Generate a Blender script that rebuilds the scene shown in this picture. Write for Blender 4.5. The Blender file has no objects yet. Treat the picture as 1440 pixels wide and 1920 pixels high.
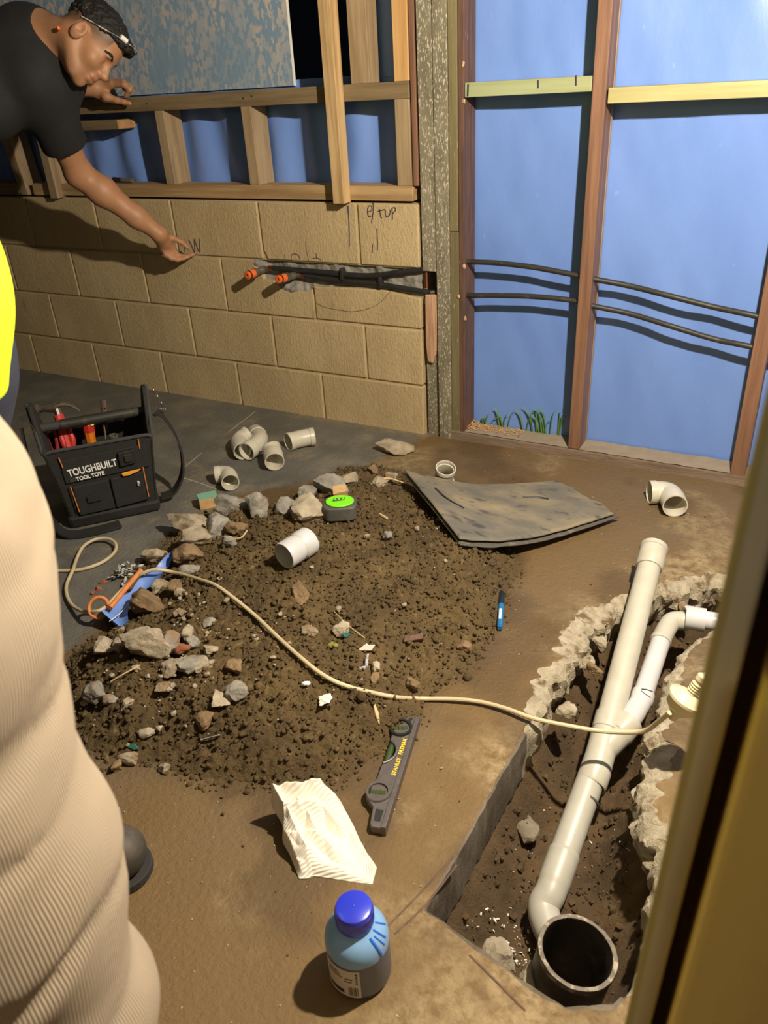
import bpy, math, random
import numpy as np
from mathutils import Matrix, Vector
random.seed(7); rng = np.random.default_rng(7)
S = bpy.context.scene; COL = S.collection
R = math.radians

# ------------------------------------------------------------------ camera, world, lamps, exposure
CAM_LOC=(1.37666,-2.31752,1.11568); CAM_R=(0.878378,0.475130,-0.051994); CAM_U=(-0.190046,0.446996,0.874115); CAM_F=(-0.438559,0.757922,-0.482928); CAM_FPX=1457.84
cd = bpy.data.cameras.new('camera'); cam = bpy.data.objects.new('camera', cd); COL.objects.link(cam)
mw = Matrix.Identity(4)
for i in range(3):
    mw[i][0] = CAM_R[i]; mw[i][1] = CAM_U[i]; mw[i][2] = -CAM_F[i]; mw[i][3] = CAM_LOC[i]
cam.matrix_world = mw
cd.sensor_fit = 'HORIZONTAL'; cd.sensor_width = 36.0; cd.lens = CAM_FPX / 1440 * 36.0
cd.clip_start = 0.02
cd.dof.use_dof = True; cd.dof.focus_distance = 1.9; cd.dof.aperture_fstop = 10.0
S.camera = cam
wd = bpy.data.worlds.new('night'); S.world = wd; wd.use_nodes = True
wd.node_tree.nodes['Background'].inputs[0].default_value = (0.6, 0.7, 1.0, 1)
wd.node_tree.nodes['Background'].inputs[1].default_value = 0.002

def lamp(name, kind, loc, power, color, size, target=None):
    ld = bpy.data.lights.new(name, kind); lo = bpy.data.objects.new(name, ld); COL.objects.link(lo)
    lo.location = loc; ld.energy = power; ld.color = color
    if kind == 'AREA': ld.size = size
    else: ld.shadow_soft_size = size
    if target is not None:
        lo.rotation_euler = (Vector(target) - Vector(loc)).to_track_quat('-Z', 'Y').to_euler()
    return lo
lamp('work_light', 'POINT', (1.42, -1.2, 1.55), 190, (1.0, 0.885, 0.70), 0.022)
lamp('jamb_fill_light', 'POINT', (1.95, -3.1, 1.75), 8, (1.0, 0.87, 0.66), 0.15)  # added fill that brightens the near jamb, not a known lamp
S.view_settings.view_transform = 'Standard'; S.view_settings.look = 'None'
S.view_settings.gamma = 1.0; S.view_settings.use_curve_mapping = False
S.view_settings.exposure = 0.0

# ------------------------------------------------------------------ noise + materials
def vnoise(P, f, seed=0):
    Q = np.asarray(P, float) * f + 100.37 + seed * 17.13
    I = np.floor(Q).astype(np.int64); T = Q - I; T = T * T * (3 - 2 * T)
    out = np.zeros(len(Q))
    for dx in (0, 1):
        for dy in (0, 1):
            for dz in (0, 1):
                h = ((I[:, 0] + dx) * 374761393 + (I[:, 1] + dy) * 668265263 + (I[:, 2] + dz) * 2147483647 + seed * 974634777) & 0xffffffff
                h = ((h ^ (h >> 13)) * 1274126177) & 0xffffffff
                h = (h ^ (h >> 16)) & 0xffff
                w = (T[:, 0] if dx else 1 - T[:, 0]) * (T[:, 1] if dy else 1 - T[:, 1]) * (T[:, 2] if dz else 1 - T[:, 2])
                out += w * h / 65535.0
    return out * 2 - 1
def fbm(P, f, o=3, seed=0):
    return sum(vnoise(P, f * 2 ** i, seed + i) * .5 ** i for i in range(o))

MATS = {}
def M(name, base, rough=.75, vary=None, vscale=8., lo=.4, hi=.65, bump=0., bscale=80., stretch=(1, 1, 1), metal=0., spots=None, sscale=40., slo=.62, shi=.7, sss=0., coat=0., spec=.5, wave=None, attr=None):
    if name in MATS: return MATS[name]
    m = bpy.data.materials.new(name); m.use_nodes = True; nt = m.node_tree; N = nt.nodes; L = nt.links
    b = N['Principled BSDF']
    b.inputs['Roughness'].default_value = rough; b.inputs['Metallic'].default_value = metal
    b.inputs['Specular IOR Level'].default_value = spec
    if sss: b.inputs['Subsurface Weight'].default_value = sss; b.inputs['Subsurface Radius'].default_value = (.008, .003, .0015); b.inputs['Subsurface Scale'].default_value = 1.0
    if coat: b.inputs['Coat Weight'].default_value = coat
    tc = N.new('ShaderNodeTexCoord'); mp = N.new('ShaderNodeMapping'); mp.inputs['Scale'].default_value = stretch
    oi = N.new('ShaderNodeObjectInfo'); mul = N.new('ShaderNodeVectorMath'); mul.operation = 'SCALE'; mul.inputs[0].default_value = (7.1, 3.3, 5.7)
    L.new(oi.outputs['Random'], mul.inputs['Scale']); L.new(mul.outputs[0], mp.inputs['Location'])
    L.new(tc.outputs['Object'], mp.inputs['Vector'])
    def noise(sc, det=6, ro=.6):
        n = N.new('ShaderNodeTexNoise'); n.inputs['Scale'].default_value = sc; n.inputs['Detail'].default_value = det; n.inputs['Roughness'].default_value = ro
        L.new(mp.outputs[0], n.inputs['Vector']); return n
    def ramp(src, a, c):
        r = N.new('ShaderNodeMapRange'); r.inputs['From Min'].default_value = a; r.inputs['From Max'].default_value = c
        L.new(src, r.inputs['Value']); return r.outputs[0]
    def mix(f, a, c):
        x = N.new('ShaderNodeMix'); x.data_type = 'RGBA'; L.new(f, x.inputs['Factor'])
        for s, v in ((x.inputs[6], a), (x.inputs[7], c)):
            if isinstance(v, tuple): s.default_value = (*v, 1)
            else: L.new(v, s)
        return x.outputs[2]
    col = base
    if vary is not None: col = mix(ramp(noise(vscale).outputs[0], lo, hi), base, vary)
    if spots is not None: col = mix(ramp(noise(sscale, 4, .5).outputs[0], slo, shi), col, spots)
    if attr is not None:
        for an, ac in attr:
            at = N.new('ShaderNodeAttribute'); at.attribute_name = an;
            if an == 'dust':
                mm = N.new('ShaderNodeMath'); mm.operation = 'MULTIPLY'; L.new(at.outputs['Fac'], mm.inputs[0]); rr = ramp(noise(38, 8, .7).outputs[0], .38, .60); L.new(rr, mm.inputs[1]); col = mix(mm.outputs[0], col, ac)
            else: col = mix(at.outputs['Fac'], col, ac)
    if isinstance(col, tuple): b.inputs['Base Color'].default_value = (*col, 1)
    else: L.new(col, b.inputs['Base Color'])
    h = None
    if bump:
        h = noise(bscale, 8, .65).outputs[0]
    if wave:
        at = N.new('ShaderNodeAttribute'); at.attribute_name = wave[0]
        s = N.new('ShaderNodeMath'); s.operation = 'SINE'; k = N.new('ShaderNodeMath'); k.operation = 'MULTIPLY'; k.inputs[1].default_value = wave[1]
        L.new(at.outputs['Fac'], k.inputs[0]); L.new(k.outputs[0], s.inputs[0]); h = s.outputs[0]
    if h is not None:
        bp = N.new('ShaderNodeBump'); bp.inputs['Strength'].default_value = 1.0; bp.inputs['Distance'].default_value = bump if not wave else wave[2]
        L.new(h, bp.inputs['Height']); L.new(bp.outputs[0], b.inputs['Normal'])
    MATS[name] = m; return m

# ------------------------------------------------------------------ mesh helpers
def V3(a): return np.asarray(a, float)
def unit(a): a = V3(a); return a / (np.linalg.norm(a) + 1e-12)
def mesh_obj(name, V, F, mat, parent=None, base=None, smooth=35., bevel=0., attrs=None):
    V = np.asarray(V, float).reshape(-1, 3)
    if base is None:
        base = V3((V[:, 0].mean(), V[:, 1].mean(), V[:, 2].min()))
    base = V3(base)
    me = bpy.data.meshes.new(name)
    me.from_pydata((V - base).tolist(), [], [list(map(int, f)) for f in F])
    me.update()
    if smooth:
        me.polygons.foreach_set('use_smooth', [True] * len(me.polygons))
        if smooth < 180: me.set_sharp_from_angle(angle=R(smooth))
    if attrs:
        for k, a in attrs.items():
            at = me.attributes.new(k, 'FLOAT', 'POINT'); at.data.foreach_set('value', np.asarray(a, np.float32))
    if mat is not None: me.materials.append(mat)
    o = bpy.data.objects.new(name, me); COL.objects.link(o)
    if parent is not None:
        o.parent = parent; o.location = Vector(base) - wloc(parent)
    else: o.location = base
    if bevel:
        b = o.modifiers.new('bevel', 'BEVEL'); b.width = bevel; b.segments = 2; b.limit_method = 'ANGLE'
    return o
def wloc(o):
    v = Vector(o.location); p = o.parent
    while p is not None: v += p.location; p = p.parent
    return v
def tag(o, label=None, cat=None, group=None, kind=None):
    if label: o['label'] = label
    if cat: o['category'] = cat
    if group: o['group'] = group
    if kind: o['kind'] = kind
    return o
def thing(name, loc, label, cat, group=None):
    o = bpy.data.objects.new(name, None); COL.objects.link(o); o.location = loc; o.empty_display_size = .05
    return tag(o, label, cat, group)
def struct(o): o['kind'] = 'structure'; return o

class G:
    def __init__(s): s.V = []; s.F = []
    def add(s, V, F):
        n = len(s.V); s.V.extend([tuple(map(float, v)) for v in V]); s.F.extend([tuple(int(i) + n for i in f) for f in F]); return s
    def box(s, lo, hi, M3=None, c=None):
        x0, y0, z0 = lo; x1, y1, z1 = hi
        V = np.array([(x0, y0, z0), (x1, y0, z0), (x1, y1, z0), (x0, y1, z0), (x0, y0, z1), (x1, y0, z1), (x1, y1, z1), (x0, y1, z1)], float)
        if M3 is not None: V = V @ np.asarray(M3, float)
        if c is not None: V = V + V3(c)
        return s.add(V, [(0, 3, 2, 1), (4, 5, 6, 7), (0, 1, 5, 4), (1, 2, 6, 5), (2, 3, 7, 6), (3, 0, 4, 7)])
    def prism(s, poly, d0, d1, fr):
        # polygon in 2D (counter-clockwise), frame fr(u,v,w) -> 3D
        n = len(poly)
        V = [fr(u, v, d0) for u, v in poly] + [fr(u, v, d1) for u, v in poly]
        F = [tuple(range(n)), tuple(range(2 * n - 1, n - 1, -1))] + [(i, i + n, (i + 1) % n + n, (i + 1) % n) for i in range(n)]
        return s.add(V, F)
    def tube(s, path, r, n=10, caps=True, flat=None):
        P, fr = frames(path); k = len(P)
        rr = np.full(k, r, float) if np.isscalar(r) else np.interp(np.linspace(0, 1, k), np.linspace(0, 1, len(r)), r)
        V = []
        for i in range(k):
            for j in range(n):
                a = 2 * math.pi * j / n
                V.append(P[i] + rr[i] * (math.cos(a) * fr[i][0] + (flat or 1.) * math.sin(a) * fr[i][1]))
        F = [(i * n + j, i * n + (j + 1) % n, (i + 1) * n + (j + 1) % n, (i + 1) * n + j) for i in range(k - 1) for j in range(n)]
        if caps: F += [tuple(range(n - 1, -1, -1)), tuple(range((k - 1) * n, k * n))]
        return s.add(V, F)
    def hollow(s, path, ro, ri, n=24):
        # sweep with an outer and an inner wall; ro / ri given per path point
        P, fr = frames(path); k = len(P); V = []
        for rad in (ro, ri):
            rad = np.broadcast_to(np.asarray(rad, float), (k,))
            for i in range(k):
                for j in range(n):
                    a = 2 * math.pi * j / n
                    V.append(P[i] + rad[i] * (math.cos(a) * fr[i][0] + math.sin(a) * fr[i][1]))
        F = []; o = k * n
        for i in range(k - 1):
            for j in range(n):
                j2 = (j + 1) % n
                F.append((i * n + j, i * n + j2, (i + 1) * n + j2, (i + 1) * n + j))
                F.append((o + i * n + j2, o + i * n + j, o + (i + 1) * n + j, o + (i + 1) * n + j2))
        e = (k - 1) * n
        for j in range(n):
            j2 = (j + 1) % n
            F.append((j, o + j, o + j2, j2)); F.append((e + j2, o + e + j2, o + e + j, e + j))
        return s.add(V, F)
    def lathe(s, prof, c, axis=(0, 0, 1), n=32):
        a = unit(axis); t = unit(np.cross(a, (0, 1, 0) if abs(a[1]) < .9 else (1, 0, 0))); b = np.cross(a, t); c = V3(c); V = []
        for r, z in prof:
            for j in range(n):
                w = 2 * math.pi * j / n
                V.append(c + a * z + r * (math.cos(w) * t + math.sin(w) * b))
        k = len(prof)
        F = [(i * n + j, i * n + (j + 1) % n, (i + 1) * n + (j + 1) % n, (i + 1) * n + j) for i in range(k - 1) for j in range(n)]
        if prof[0][0] > 1e-6: F.append(tuple(range(n - 1, -1, -1)))
        if prof[-1][0] > 1e-6: F.append(tuple(range((k - 1) * n, k * n)))
        return s.add(V, F)
    def obj(s, name, mat, parent=None, **kw): return mesh_obj(name, s.V, s.F, mat, parent, **kw)

def frames(path):
    P = [V3(q) for q in path]; k = len(P); T = []
    for i in range(k):
        a = P[max(i - 1, 0)]; b = P[min(i + 1, k - 1)]; T.append(unit(b - a))
    up = V3((0, 0, 1)) if abs(T[0][2]) < .9 else V3((1, 0, 0))
    x = unit(np.cross(up, T[0])); fr = []
    for i in range(k):
        x = unit(x - T[i] * np.dot(x, T[i])); fr.append((x, np.cross(T[i], x)))
    return P, fr
def smooth_path(pts, n=6):
    P = [V3(p) for p in pts]; P = [2 * P[0] - P[1]] + P + [2 * P[-1] - P[-2]]; out = []
    for i in range(1, len(P) - 2):
        p0, p1, p2, p3 = P[i - 1:i + 3]
        for t in np.linspace(0, 1, n, endpoint=False):
            out.append(.5 * (2 * p1 + (p2 - p0) * t + (2 * p0 - 5 * p1 + 4 * p2 - p3) * t * t + (3 * p1 - p0 - 3 * p2 + p3) * t ** 3))
    out.append(P[-2]); return out
def grid(nu, nv, f):
    V = [f(i / (nu - 1), j / (nv - 1)) for j in range(nv) for i in range(nu)]
    F = [(j * nu + i, j * nu + i + 1, (j + 1) * nu + i + 1, (j + 1) * nu + i) for j in range(nv - 1) for i in range(nu - 1)]
    return V, F
def text(name, s, size, loc, X, Y, mat, parent, extrude=.0004, bold=0., sx=1., align='LEFT', shear=0.):
    c = bpy.data.curves.new(name, 'FONT'); c.body = s; c.size = size; c.extrude = extrude; c.offset = bold; c.align_x = align; c.shear = shear
    c.materials.append(mat); o = bpy.data.objects.new(name, c); COL.objects.link(o)
    X = unit(X); Z = unit(np.cross(X, Y)); Yv = np.cross(Z, X); m = Matrix.Identity(4)
    for i in range(3): m[i][0] = X[i] * sx; m[i][1] = Yv[i]; m[i][2] = Z[i]; m[i][3] = loc[i]
    bpy.context.view_layer.update()
    me = bpy.data.meshes.new_from_object(o.evaluated_get(bpy.context.evaluated_depsgraph_get())); bpy.data.objects.remove(o)
    me.name = name; o = bpy.data.objects.new(name, me); COL.objects.link(o)
    o.parent = parent; m.translation -= wloc(parent); o.matrix_basis = m
    return o

# signed-distance bodies -> one continuous skin
def rc(P, a, b, ra, rb):
    a = V3(a); b = V3(b); d = b - a; t = np.clip((P - a) @ d / (d @ d + 1e-12), 0, 1)
    return np.linalg.norm(P - a - t[:, None] * d, axis=1) - (ra + (rb - ra) * t)
def ell(P, c, r, M3=None):
    q = P - V3(c)
    if M3 is not None: q = q @ np.asarray(M3, float).T
    r = V3(r); k0 = np.linalg.norm(q / r, axis=1); k1 = np.linalg.norm(q / (r * r), axis=1) + 1e-9
    return k0 * (k0 - 1) / k1
def smin(a, b, k): h = np.maximum(k - np.abs(a - b), 0) / k; return np.minimum(a, b) - h * h * k * .25
def smax(a, b, k): return -smin(-a, -b, k)
def chain(P, pts, rad, k=.02):
    d = rc(P, pts[0], pts[1], rad[0], rad[1])
    for i in range(1, len(pts) - 1): d = smin(d, rc(P, pts[i], pts[i + 1], rad[i], rad[i + 1]), k)
    return d
def surface(fn, lo, hi, h, B=8, margin=.03):
    lo = V3(lo); hi = V3(hi); nb = np.ceil((hi - lo) / h / B).astype(int); n = nb * B
    ci = np.stack(np.meshgrid(*[np.arange(k) for k in nb], indexing='ij'), -1).reshape(-1, 3)
    dc = fn(lo + (ci * B + (B - 1) / 2) * h)
    D = np.repeat(np.repeat(np.repeat(np.where(dc < 0, -1., 1.).reshape(nb).astype(np.float32), B, 0), B, 1), B, 2)
    act = ci[np.abs(dc) < B * h * .9 + margin]
    off = np.stack(np.meshgrid(*[np.arange(B)] * 3, indexing='ij'), -1).reshape(-1, 3)
    for s in range(0, len(act), 200):
        ix = (act[s:s + 200, None, :] * B + off[None]).reshape(-1, 3)
        D[ix[:, 0], ix[:, 1], ix[:, 2]] = fn(lo + ix * h)
    ins = D < 0
    c = np.zeros(n - 1, np.int8)
    for a in (0, 1):
        for b in (0, 1):
            for e in (0, 1): c += ins[a:n[0] - 1 + a, b:n[1] - 1 + b, e:n[2] - 1 + e]
    cells = np.argwhere((c > 0) & (c < 8)); idx = np.full(n - 1, -1, np.int32); idx[tuple(cells.T)] = np.arange(len(cells))
    acc = np.zeros((len(cells), 3)); cnt = np.zeros(len(cells))
    C = [(a, b, e) for a in (0, 1) for b in (0, 1) for e in (0, 1)]
    for p in C:
        for ax in range(3):
            if p[ax]: continue
            q = list(p); q[ax] = 1
            da = D[tuple((cells + p).T)]; db = D[tuple((cells + q).T)]; m = (da < 0) != (db < 0)
            t = np.where(m, da / np.where(da == db, 1, da - db), 0)
            pos = np.repeat(V3(p)[None], len(cells), 0); pos[:, ax] = t
            acc[m] += pos[m]; cnt[m] += 1
    V = lo + (cells + acc / cnt[:, None]) * h
    F = []
    for ax in range(3):
        sl0 = [slice(1, n[i] - 1) for i in range(3)]; sl1 = list(sl0); sl0[ax] = slice(0, n[ax] - 1); sl1[ax] = slice(1, n[ax])
        a = ins[tuple(sl0)]; e = np.argwhere(a != ins[tuple(sl1)])
        e = e + [0 if i == ax else 1 for i in range(3)]
        u, v = [(1, 2), (2, 0), (0, 1)][ax]; du = np.zeros(3, int); dv = np.zeros(3, int); du[u] = 1; dv[v] = 1
        ok = np.all(e < n - 1, axis=1); e = e[ok]
        q = np.stack([idx[tuple((e - du - dv).T)], idx[tuple((e - dv).T)], idx[tuple(e.T)], idx[tuple((e - du).T)]], 1)
        flip = ~ins[tuple(e.T)]; q[flip] = q[flip][:, ::-1]; F.append(q[(q >= 0).all(1)])
    return V, np.concatenate(F)

ICO = None
def ico(sub):
    import bmesh
    bm = bmesh.new(); bmesh.ops.create_icosphere(bm, subdivisions=sub, radius=1.0)
    V = np.array([v.co[:] for v in bm.verts]); F = [[v.index for v in f.verts] for f in bm.faces]; bm.free(); return V, F
ICO1, ICO3 = ico(1), ico(4)
def rock_geo(c, sz, seed, rot=0., rough=.12, planes=11, lod=None):
    r = np.random.default_rng(seed); V, F = lod or ICO3
    N = r.normal(size=(planes, 3)); N /= np.linalg.norm(N, axis=1)[:, None]; d = r.uniform(.62, 1.0, planes)
    dot = V @ N.T; lim = np.where(dot > .05, d / np.maximum(dot, .05), 9).min(1); lim = np.minimum(lim, 1.25)
    P = V * lim[:, None]
    P = P * (1 + rough * fbm(V, 2.3, 4, seed)[:, None])
    a = rot; P = P * V3(sz); P = P @ np.array([[math.cos(a), math.sin(a), 0], [-math.sin(a), math.cos(a), 0], [0, 0, 1]])
    return P + V3(c), F

# ------------------------------------------------------------------ the dug-out soil heap (height over the slab)
#MOUND-BEGIN
POLY = np.array([(0.2101,-0.3382,0.0000), (0.3129,-0.3088,0.0000), (0.4949,-0.4929,0.0000), (0.6613,-0.6049,0.0000), (0.7974,-0.6503,0.0000), (0.8382,-0.8067,0.0000), (0.8614,-0.9382,0.0000), (0.8556,-1.0373,0.0000), (0.8537,-1.1366,0.0000), (0.8272,-1.2394,0.0000), (0.8235,-1.3559,0.0000), (0.8011,-1.4076,0.0000), (0.7670,-1.4790,0.0000), (0.7105,-1.5368,0.0000), (0.6645,-1.5726,0.0000), (0.5815,-1.5921,0.0000), (0.4990,-1.6007,0.0000), (0.4150,-1.6117,0.0000), (0.3481,-1.6363,0.0000), (0.2637,-1.6460,0.0000), (0.1256,-1.5780,0.0000), (0.0270,-1.4608,0.0000), (0.0495,-1.3422,0.0000), (0.0133,-1.2148,0.0000), (-0.0742,-1.0830,0.0000), (-0.1228,-0.9770,0.0000), (-0.1301,-0.8299,0.0000), (-0.0712,-0.7513,0.0000), (0.0559,-0.6792,0.0000), (0.0741,-0.4986,0.0000), (0.1199,-0.3752,0.0000)])[:, :2]
def poly_sd(x, y, poly):
    P = np.stack([x, y], -1); d = np.full(len(x), 1e9); ins = np.zeros(len(x), bool); n = len(poly)
    for i in range(n):
        a = poly[i]; b = poly[(i + 1) % n]; e = b - a; w = P - a
        t = np.clip((w @ e) / (e @ e), 0, 1); d = np.minimum(d, np.linalg.norm(w - t[:, None] * e, axis=1))
        c = (a[1] > y) != (b[1] > y)
        ins ^= c & (x < (b[0] - a[0]) * (y - a[1]) / (b[1] - a[1] + 1e-12) + a[0])
    return np.where(ins, d, -d)
def mound_h(x, y):
    d = poly_sd(x, y, POLY)
    t = np.clip((d + .01) / .30, 0, 1)
    h = .100 * (1 - (1 - t) ** 2)
    h = h + .018 * np.sin(x * 9 + 1) * np.sin(y * 8 + .5) * t
    return np.where(d < -.01, 0, h)
#MOUND-END

# ------------------------------------------------------------------ materials
m_block = M('painted_block', (.60, .455, .25), .8, (.51, .38, .205), 5, .4, .6, .0042, 150, (1, 1, .45), spots=(.41, .305, .165), sscale=14, slo=.66, shi=.74)
m_mortar = M('mortar', (.54, .43, .25), .9, (.46, .36, .2), 12, bump=.002, bscale=120)
m_greybreak = M('broken_concrete', (.36, .34, .30), .95, (.22, .20, .17), 30, bump=.004, bscale=90)
m_pine = M('pine', (.62, .43, .22), .6, (.40, .25, .11), 14, .42, .62, .0006, 60, (3, 3, .18), spots=(.30, .17, .07), sscale=5, slo=.68, shi=.76)
m_pine_h = M('pine_lying', (.50, .34, .17), .65, (.34, .21, .095), 14, .4, .62, .0006, 60, (.18, 3, 3), spots=(.28, .17, .07), sscale=5, slo=.7, shi=.78)
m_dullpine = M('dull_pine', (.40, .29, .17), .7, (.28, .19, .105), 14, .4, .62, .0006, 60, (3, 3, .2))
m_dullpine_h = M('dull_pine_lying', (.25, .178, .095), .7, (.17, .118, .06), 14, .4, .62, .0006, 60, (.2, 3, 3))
m_orangepine = M('orange_pine', (.66, .40, .17), .55, (.52, .29, .11), 12, .4, .6, .0005, 60, (4, 3, .15))
m_endgrain = M('end_grain', (.55, .30, .14), .8, (.40, .2, .09), 40)
m_hardwood = M('hardwood', (.265, .135, .08), .6, (.17, .083, .05), 16, .4, .62, .0008, 70, (3, 3, .15), spots=(.55, .38, .25), sscale=60, slo=.72, shi=.78)
m_hardwood_side = M('hardwood_fresh', (.50, .27, .13), .6, (.38, .19, .09), 16, .4, .62, .0006, 70, (3, 3, .15))
m_darkwood = M('dark_hardwood', (.15, .075, .05), .7, (.09, .05, .035), 20, .4, .6, .001, 70, (3, 3, .3), spots=(.6, .5, .4), sscale=60, slo=.72, shi=.76)
m_post = M('weathered_post', (.27, .235, .16), .9, (.17, .148, .10), 10, .35, .65, .002, 110, (2.2, 2.2, .8), spots=(.58, .52, .40), sscale=120, slo=.56, shi=.64)
m_post_old = M('olive_post', (.215, .18, .085), .85, (.15, .12, .06), 10, .35, .65, .0015, 90, (3, 3, .25), spots=(.55, .5, .36), sscale=110, slo=.66, shi=.74)
m_greenpine = M('treated_pine', (.37, .41, .23), .6, (.31, .32, .16), 10, .4, .62, .0004, 60, (.2, 3, 3))
m_yellowpine = M('treated_yellow_pine', (.45, .42, .20), .6, (.38, .33, .14), 10, .4, .62, .0004, 60, (.2, 3, 3))
m_plate = M('dusty_plate', (.29, .205, .15), .9, (.17, .12, .085), 12, .35, .65, .003, 90, (.4, 3, 3))
m_platetop = M('dusty_plate_top', (.36, .29, .21), .95, (.29, .225, .16), 20, .3, .75, bump=.002, bscale=120)
m_rawsplit = M('raw_split_wood', (.62, .38, .24), .8, (.45, .25, .15), 20, bump=.002, bscale=60, stretch=(4, 4, .3))
m_sheet = M('blue_wrap', (.15, .265, .66), .40, (.185, .32, .74), 3, .35, .7, .0015, 14, (1, 1, .5), spots=(.26, .40, .80), sscale=45, slo=.70, shi=.82)
m_board = M('scuffed_board', (.24, .34, .45), .6, (.56, .49, .43), 3.6, .40, .60, .0008, 80, (1.3, 1, .75), spots=(.22, .32, .44), sscale=55, slo=.47, shi=.54)
m_floor = M('slab', (.165, .158, .138), .6, (.115, .111, .10), 5, .35, .7, .0045, 90, (1, 1, 1), spots=(.24, .22, .175), sscale=7, slo=.50, shi=.78,
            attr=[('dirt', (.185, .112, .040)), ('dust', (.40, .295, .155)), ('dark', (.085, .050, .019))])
m_lip = M('broken_slab_edge', (.58, .50, .37), .95, (.40, .33, .225), 45, .38, .62, .006, 190, spots=(.20, .135, .07), sscale=30, slo=.56, shi=.66)
m_saw = M('sawn_slab_face', (.18, .148, .112), .9, (.10, .075, .05), 12, .4, .6, bump=.0015, bscale=150)
m_soil = M('soil', (.172, .112, .044), .95, (.098, .062, .024), 9, .35, .65, .008, 150, spots=(.28, .195, .085), sscale=60, slo=.62, shi=.74)
m_soil_damp = M('damp_soil', (.130, .080, .036), .95, (.072, .044, .020), 9, .35, .65, .004, 160)
m_rock = M('grey_rubble', (.38, .35, .30), .95, (.22, .20, .17), 22, .35, .65, .003, 130, spots=(.26, .17, .09), sscale=14, slo=.56, shi=.68)
m_rockpale = M('pale_rubble', (.50, .425, .31), .95, (.31, .25, .175), 22, .35, .65, .003, 130, spots=(.26, .17, .09), sscale=12, slo=.56, shi=.68)
m_rockbrown = M('soil_coated_rubble', (.30, .20, .105), .95, (.21, .135, .07), 18, .35, .65, .003, 130, spots=(.5, .42, .3), sscale=16, slo=.62, shi=.7)
m_pvc = M('pvc', (.64, .60, .50), .36, (.59, .55, .45), 30, coat=.1)
m_pvcwhite = M('white_pvc', (.62, .61, .62), .34, (.57, .56, .57), 20)
m_pvcdirty = M('used_pvc', (.50, .48, .42), .4, (.43, .40, .34), 12, .4, .7)
m_pvcmid = M('pvc_in_trench', (.54, .51, .43), .36, (.49, .46, .38), 25)
m_black = M('black_plastic', (.02, .02, .021), .42, (.03, .028, .025), 20)
m_blackdust = M('dusty_black_plastic', (.03, .027, .022), .5, (.09, .075, .05), 25, .55, .75)
m_tar = M('tarred_pipe', (.035, .03, .026), .35, (.10, .085, .065), 25, .5, .7, .0015, 60)
m_tarrim = M('scuffed_rim', (.16, .13, .10), .6, (.45, .37, .28), 60, .5, .62, .001, 90)
m_fabric = M('black_bag_fabric', (.017, .016, .015), .8, (.022, .021, .02), 40, bump=.0006, bscale=900)
m_fabric2 = M('grey_webbing', (.045, .044, .042), .75, bump=.0006, bscale=700)
m_orange = M('orange_plastic', (.85, .16, .035), .4)
m_orangemetal = M('orange_rod', (.75, .27, .08), .5, (.62, .2, .06), 30)
m_copper = M('copper', (.62, .26, .14), .35, metal=1.0)
m_steel = M('steel', (.45, .42, .38), .38, (.32, .29, .26), 30, metal=1.0)
m_red = M('red_grip', (.55, .035, .03), .4)
m_amber = M('amber_handle', (.80, .22, .02), .2, coat=.4)
m_yellow = M('yellow_print', (.95, .62, .05), .5)
m_white = M('white_print', (.85, .83, .80), .6)
m_orangeprint = M('orange_pull', (.9, .38, .05), .5)
m_cord = M('cream_cord', (.64, .53, .34), .5, (.52, .42, .25), 12)
m_cream = M('cream_plastic', (.76, .66, .42), .42)
m_paper = M('paper_towel', (.85, .79, .68), .9, bump=0)
m_bluecap = M('blue_cap', (.025, .04, .55), .28, coat=.3)
m_bluebottle = M('blue_bottle', (.22, .40, .66), .35, (.18, .35, .62), 8, sss=0)
m_bottledark = M('bottle_contents', (.085, .105, .16), .3, (.06, .08, .13), 10)
m_label = M('bottle_label', (.62, .55, .47), .6)
m_ink = M('ink', (.035, .03, .055), .8)
m_pencil = M('pencil', (.11, .085, .05), .9)
m_gunmetal = M('grey_cast_metal', (.15, .13, .125), .42, (.12, .105, .10), 60, bump=.0003, bscale=400, metal=.35)
m_vial = M('green_vial', (.05, .08, .02), .12, coat=.5)
m_glassblack = M('black_ring', (.02, .02, .02), .3)
m_lime = M('lime_plastic', (.22, .85, .02), .4)
m_rubbergrey = M('grey_rubber', (.085, .08, .07), .6, (.12, .11, .095), 30)
m_mat = M('bitumen_mat', (.165, .148, .118), .7, (.33, .265, .16), 5, .40, .66, .0025, 60, (1, 1.6, 1), spots=(.075, .07, .065), sscale=16, slo=.58, shi=.7)
m_matedge = M('bitumen_mat_edge', (.11, .10, .085), .6, (.32, .29, .24), 30, .55, .75, .003, 80)
m_greenpaint = M('green_paint', (.22, .45, .32), .7)
m_blockwood = M('offcut_wood', (.62, .40, .19), .7, (.5, .3, .13), 20, stretch=(.3, 3, 3))
m_straw = M('straw', (.62, .46, .24), .8)
m_teal = M('teal_plastic', (.04, .16, .13), .4)
m_bluepen = M('blue_pen', (.02, .17, .42), .35)
m_grass = M('grass_blade', (.12, .27, .035), .6, (.2, .36, .06), 20)
m_sawdust = M('sawdust', (.75, .42, .16), .95, (.6, .3, .1), 60)
m_brickred = M('brick_crumb', (.33, .12, .06), .95, (.22, .08, .04), 30)
m_ceramic = M('white_shard', (.78, .74, .66), .5)
m_plaster = M('room_lining', (.09, .08, .07), .9)

# ------------------------------------------------------------------ the setting: slab with a trench cut through it
from mathutils.geometry import delaunay_2d_cdt
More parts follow.
